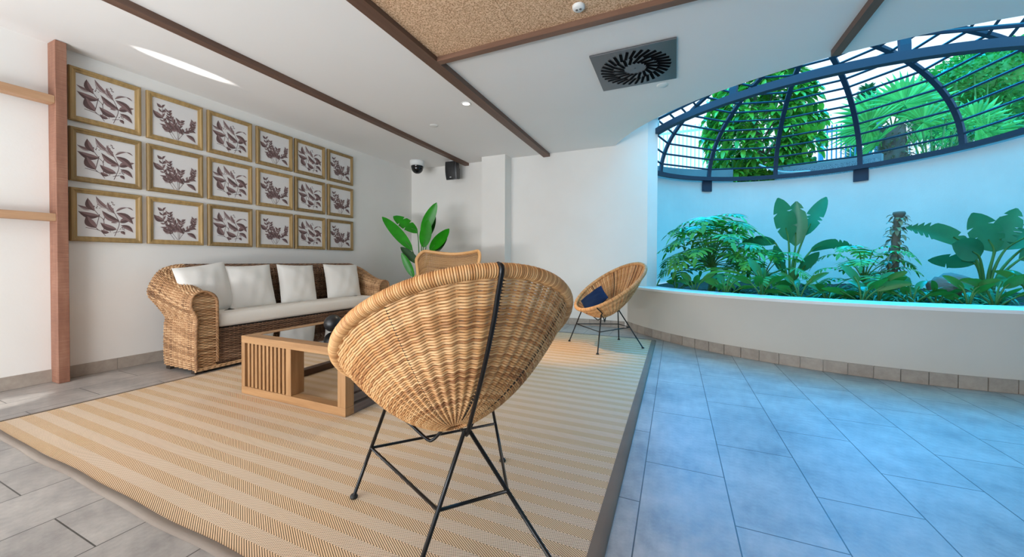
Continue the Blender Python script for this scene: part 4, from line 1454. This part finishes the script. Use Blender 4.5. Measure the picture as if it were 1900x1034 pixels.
# low paddle-leaved plants along the inner edge of the sill
low = [(.21, 4.72, 'second from the left end', 7, .34), (.50, 4.54, 'below the big philodendron', 8, .36), (.80, 4.40, 'below the left small philodendron', 8, .40), (1.08, 4.30, 'in front of the tallest bird-of-paradise', 8, .34),
       (1.30, 4.34, 'right of the tallest bird-of-paradise', 7, .30), (1.50, 4.20, 'left of the dry trunk', 7, .34), (1.66, 4.34, 'in front of the dry trunk', 8, .34), (1.84, 4.24, 'right of the dry trunk', 8, .32),
       (2.02, 4.30, 'in front of the rock', 7, .28), (2.14, 4.16, 'right of the rock', 8, .30), (2.32, 4.22, 'at the foot of the right bird-of-paradise', 9, .34), (2.56, 4.30, 'at the right end of the sill', 8, .42), (.02, 4.98, 'at the left end by the jamb', 6, .30)]
random.seed(12)
for i, (x, y, wh, n, h) in enumerate(low):
    n, h = n - 2, h * random.uniform(.78, 1.02)
    lv = []
    for k_ in range(n):
        a = k_ * 2.399 + i
        el = random.uniform(.25, 1.0)
        rr = h * .42 * (1.2 - el)
        lv.append(((rr * math.cos(a), rr * math.sin(a) * .8, h * (.20 + .48 * el)), (math.cos(a) * (1.2 - el * .6), math.sin(a) * (1.1 - el * .6), .35 + .6 * el), random.uniform(.15, .23) * h / .34, random.uniform(.055, .085) * h / .34, 0, random.uniform(.5, 1.2)))
    strelitzia('paddle_leaf_plant', f'low green paddle-leaved plant behind the sill, {wh}', (x, y, SZ), lv, 'low paddle-leaved plants behind the sill', 'plant', 'l_low', .007)

# tufts of thin leaves filling the bed
random.seed(31)
tuf = [(.62, 5.0, 'beside the large philodendron'), (1.14, 4.78, 'under the tallest bird-of-paradise'), (1.46, 4.80, 'right of the tallest bird-of-paradise'), (1.62, 4.70, 'left of the dry trunk'), (1.80, 4.78, 'behind the dark low leaves by the trunk'), (2.30, 4.70, 'beside the rock'), (2.00, 4.62, 'right of the dry trunk'), (.96, 4.72, 'left of the tallest bird-of-paradise'), (1.42, 4.58, 'by the sill right of the tallest plant'), (1.76, 4.55, 'close to the sill below the dry trunk'), (2.24, 4.55, 'close to the sill before the rock'), (2.62, 4.75, 'at the right end of the bed')]
for i, (x, y, wh) in enumerate(tuf):
    h_ = random.uniform(.9, 1.25)
    root = thing('spider_plant', f'tuft of thin arching leaves in the planter, {wh}', 'plant', (x, y, SZ), 0, 'tufts of thin leaves in the planter')
    mb = MB()
    for k_ in range(46):
        a = random.uniform(0, 2 * PI); el = random.uniform(.25, 1.4)
        leaf(mb, (random.uniform(-.05, .05), random.uniform(-.05, .05), 0), (math.cos(a), math.sin(a), el * 1.3), h_ * random.uniform(.26, .46), random.uniform(.018, .032), droop=random.uniform(1.2, 2.6), nl=8, prof=lambda t_: (1 - t_) ** .5 * min(1, t_ * 6 + .4))
    mb.build('foliage', M['l_thin'], root)
mb = MB()
rk = bmesh.new(); bmesh.ops.create_icosphere(rk, subdivisions=3, radius=1)
V = np.array([v_.co[:] for v_ in rk.verts]); Fq = [[v_.index for v_ in f.verts] for f in rk.faces]; rk.free()
V = V * (1 + .12 * np.sin(V[:, :1] * 4 + V[:, 1:2] * 3) + .08 * np.sin(V[:, 2:] * 9 + V[:, :1] * 7)) * [.17, .12, .13]
tag(mb.add(V, Fq).build('rock', M['rock'], None, smooth=True, loc=(0, 0, -.10)), 'brown rock lying in the planter left of the right bird-of-paradise', 'rock').location = (2.44, 4.98, SZ + .07)

# ------------------------------------------------------------------ garden at street level beyond the dome
GZ = 2.50
random.seed(5)
bush = thing('umbrella_tree', 'bushy green umbrella tree behind the left half of the dome', 'tree', (1.75, 10.1, GZ))
tm = MB()
tm.tube(catmull([(0, 0, 0), (.05, 0, .8), (-.1, .05, 1.8), (.0, 0, 2.9)], 6), np.linspace(.08, .03, 19), 8)
for q_ in ((.5, .2, 1.9), (-.6, .1, 1.6), (.2, -.4, 2.2), (-.2, .3, 2.4), (.7, -.2, 1.3)):
    stem_to(tm, (0, 0, q_[2] * .5), q_, .03, .012, .1)
tm.build('trunk', M['bark'], bush, smooth=True)
fm_ = MB()
for i in range(480):
    a = random.uniform(0, 2 * PI); cz = random.uniform(-1, 1); r_ = random.uniform(.62, 1.0)
    hh = math.sqrt(1 - cz * cz)
    zc = 1.62 + cz * 1.50
    wd = 1.16 * hh * (1.0 - .18 * cz)
    c_ = np.array([wd * r_ * math.cos(a), .85 * wd * r_ * math.sin(a), zc])
    ax = nrm([math.cos(a) * hh, math.sin(a) * hh, cz * .5 + .5])
    for k_ in range(7):
        b = 2 * PI * k_ / 7 + random.uniform(-.2, .2)
        t1 = nrm(np.cross(ax, UP) + .001); t2 = np.cross(ax, t1)
        d = t1 * math.cos(b) + t2 * math.sin(b) + ax * .35
        leaf(fm_, c_, d, random.uniform(.20, .32), random.uniform(.085, .125), droop=.9, nl=4, fold=.2)
fm_.build('foliage', M['l_bush'], bush)


def palm(label, loc, trunk_h, fans, tr=.17):
    root = thing('garden_palm', label, 'palm', loc, 0, 'fan palms behind the dome')
    mb = MB(); cl_ = np.array([(0, 0, z_) for z_ in np.linspace(0, trunk_h, 12)])
    mb.tube(cl_, np.linspace(tr * 1.15, tr * .8, 12), 14)
    mb.build('trunk', M['bark'], root, smooth=True)
    mb = MB()
    for i in range(int(260 * trunk_h)):
        z_ = random.uniform(.05, trunk_h); a = random.uniform(0, 2 * PI); r_ = tr * .9
        leaf(mb, (r_ * math.cos(a), r_ * math.sin(a), z_), (math.cos(a), math.sin(a), random.uniform(-.2, .9)), random.uniform(.08, .20), random.uniform(.02, .05), droop=random.uniform(.3, 1.6), nl=4)
    mb.build('bark_fibre', M['l_dry'], root)
    for hub_, right, up, R_, n in fans:
        lm = MB(); fan_leaf(lm, hub_, right, up, R_, n)
        lo = lm.build('frond', M['l_palm'], root)
        MB().tube(catmull([(0, 0, trunk_h - .05), np.array(hub_) * [.4, .4, .6] + np.array([0, 0, trunk_h * .4]), hub_], 5), .012, 6).build('stalk', M['stem'], lo, smooth=True)
    return root


palm('fan palm with a shaggy trunk behind the dome, right of the bushy tree', (4.09, 10.2, GZ), 1.18, [
    ((.10, -.2, 1.55), (.9, .1, -.15), (.15, .0, .95), .78, 30), ((-.35, -.1, 1.42), (.55, .1, .8), (-.8, 0, .55), .72, 28), ((-.45, -.2, 1.20), (.5, -.2, .85), (-.95, -.1, .05), .66, 26), ((.42, .1, 1.55), (.7, 0, -.7), (.75, 0, .65), .72, 28),
    ((-.35, -.3, .85), (.6, -.3, .75), (-.8, -.2, -.55), .60, 24), ((.38, -.2, 1.15), (.3, 0, -.95), (.95, 0, .2), .58, 24), ((.0, .3, 1.65), (1, 0, 0), (0, .3, .95), .70, 26)], .24)
palm('smaller fan palm behind the dome rib, under the hedge tree', (5.05, 10.1, GZ), .80, [
    ((.15, -.1, 1.05), (.7, 0, -.55), (.6, 0, .75), .60, 26), ((-.15, -.1, .98), (.6, 0, .6), (-.7, 0, .6), .52, 24), ((.30, -.1, .85), (.35, 0, -.9), (.95, 0, .25), .62, 24), ((0, .1, 1.15), (1, 0, .1), (-.1, .2, .95), .5, 22)], .12)

random.seed(9)
hd = thing('hedge_tree', 'large dense clipped tree at the right behind the dome', 'tree', (6.9, 12.4, GZ))
MB().tube(catmull([(0, 0, 0), (.1, 0, .9), (0, 0, 2.2)], 6), np.linspace(.20, .12, 13), 10).build('trunk', M['bark'], hd, smooth=True)
mb = MB()
mb.grid([[(1.58 * math.sqrt(1 - cz * cz) * math.cos(a), 1.15 * math.sqrt(1 - cz * cz) * math.sin(a), 2.35 + .88 * cz) for a in np.linspace(0, 2 * PI, 24, endpoint=False)] for cz in np.linspace(-.99, .99, 14)], False, True)
for i in range(7200):
    a = random.uniform(0, 2 * PI); cz = random.uniform(-1, 1); hh = math.sqrt(1 - cz * cz); r_ = random.uniform(.86, 1.0)
    c_ = np.array([1.75 * hh * r_ * math.cos(a), 1.3 * hh * r_ * math.sin(a), 2.35 + 1.0 * cz * r_])
    d = nrm([math.cos(a) * hh + random.uniform(-.7, .7), math.sin(a) * hh + random.uniform(-.7, .7), cz * .6 + random.uniform(-.6, .4)])
    leaf(mb, c_, d, random.uniform(.09, .16), random.uniform(.035, .06), droop=.8, nl=3, prof=lambda t_: [.3, 1, .8, .05][int(round(t_ * 3))])
mb.build('foliage', M['l_hedge'], hd)
for lb, x, y, n, h, gp in (('bamboo clump with thin hanging leaves under the clipped tree', 5.75, 11.4, 260, 2.5, None), ('small bamboo clump growing just behind the dome ring', 4.5, 9.5, 46, 1.0, None), ('pale leafy bush right of the small bamboo clump', 5.75, 10.2, 120, 1.1, None)):
    root = thing('garden_bamboo', lb, 'plant', (x, y, GZ))
    cm, lm = MB(), MB()
    sp_ = .45 if h > 2 else .22
    for k_ in range(14 if h > 2 else 9):
        bx, by = random.uniform(-sp_, sp_), random.uniform(-.2, .2)
        cm.tube(catmull([(bx, by, 0), (bx * 1.2, by, h * .5), (bx * 1.7 + random.uniform(-.1, .1), by, h * random.uniform(.75, 1.0))], 5), .014, 6)
    for k_ in range(n):
        z_ = h * random.uniform(.18, 1.0); bx = random.uniform(-1.5, 1.5) * sp_
        a = random.uniform(0, 2 * PI)
        for _ in range(3):
            leaf(lm, (bx, random.uniform(-.25, .25), z_), (math.cos(a + _), math.sin(a + _), random.uniform(-.3, .9)), random.uniform(.14, .26), random.uniform(.018, .032), droop=1.6, nl=4)
    cm.build('cane', M['stem'], root, smooth=True); lm.build('foliage', M['l_hedge'] if h > 2 else M['l_thin'], root)
cyp = thing('cypress_tree', 'distant pointed conifer behind the fan palm', 'tree', (5.78, 16, GZ))
mb = MB()
for i in range(900):
    q_ = random.random(); a = random.uniform(0, 2 * PI); r_ = .85 * (1 - q_) ** .9 * random.uniform(.7, 1)
    leaf(mb, (r_ * math.cos(a), r_ * math.sin(a), .8 + q_ * 3.3), (math.cos(a), math.sin(a), .9), .28, .09, droop=.4, nl=3)
mb.build('foliage', M['l_cyp'], cyp)
MB().tube([(0, 0, 0), (0, 0, 3.6)], [.14, .03], 8).build('trunk', M['bark'], cyp)


def fence(name, label, x0, x1, y, z0, h, m_, step=.11, cat='fence'):
    root = thing(name, label, cat, ((x0 + x1) / 2, y, z0))
    L = (x1 - x0) / 2
    for z_ in (.18, h - .22):
        MB().box((-L, -.02, z_), (L, .02, z_ + .06)).build('rail', m_, root)
    mb = MB(); x = -L + .03
    while x < L:
        mb.tube([(x, -.025, .04), (x, -.025, h - .03)], .016, 6); x += step
    mb.build('palings', m_, root)
    for x in (-L, L):
        MB().box((x - .05, -.05, 0), (x + .05, .05, h + .04)).box((x - .07, -.07, h + .04), (x + .07, .07, h + .09)).build('post', m_, root)
    return root


fence('garden_fence', 'white painted railing behind the left edge of the dome', -1.6, 1.15, 12.5, GZ, 2.55, M['fence_white'])
fence('garden_fence', 'white painted railing to the right of the palm trunk', 4.95, 6.6, 12.9, GZ, 1.75, M['fence_white'], .13)
fence('garden_gate', 'tall blue gate between the bushy tree and the palm', 3.65, 4.85, 12.8, GZ, 2.15, M['gate_blue'], .10, 'gate')
bl = thing('garden_balustrade', 'low white lattice balustrade in front of the blue gate', 'balustrade', (3.6, 11.9, GZ))
MB().box((-.95, -.03, .90), (.95, .03, .97)).box((-.95, -.03, .02), (.95, .03, .10)).build('rail', M['fence_white'], bl)
mb = MB()
for k_ in range(26):
    for sg in (-1, 1):
        x = -.92 + k_ * .0735
        mb.tube([(x - sg * .06, 0, .10), (x + sg * .06, 0, .90)], .010, 5)
mb.build('lattice', M['fence_white'], bl)
o = MB().tube(catmull([(1.55, 8.93, 2.86), (1.75, 8.86, 2.72), (2.0, 8.84, 2.64), (2.35, 8.80, 2.62)], 6), .018, 8).build('pipe', M['pipe'], None, smooth=True)
tag(o, 'pale curved pipe lying on the dome ring below the bushy tree', 'pipe')
fl = thing('garden_flowers', 'pink flowers beside the palm trunk', 'flowers', (4.55, 10.9, GZ))
lm, pm = MB(), MB()
for k_ in range(120):
    c_ = (random.uniform(-.4, .4), random.uniform(-.2, .2), random.uniform(.15, .5)); a = random.uniform(0, 2 * PI)
    leaf(lm, c_, (math.cos(a), math.sin(a), .5), .12, .05, nl=3)
    if k_ % 3 == 0:
        for q_ in range(5):
            leaf(pm, (c_[0], c_[1], c_[2] + .06), (math.cos(q_ * 1.257), math.sin(q_ * 1.257), .5), .05, .035, nl=3)
    lm.tube([(c_[0], c_[1], 0), c_], .004, 4)
lm.build('foliage', M['l_thin'], fl); pm.build('petals', M['pink'], fl)
fr2 = thing('fern', 'small spiky plant behind the dome ring beside the white jamb', 'plant', (-.50, 8.75, GZ))
mb = MB()
for k_ in range(60):
    a = random.uniform(0, 2 * PI)
    leaf(mb, (0, 0, 0), (math.cos(a), math.sin(a), random.uniform(.4, 1.6)), random.uniform(.3, .55), .03, droop=1.8, nl=6, prof=lambda t_: (1 - t_) ** .5)
mb.build('foliage', M['l_thin'], fr2)
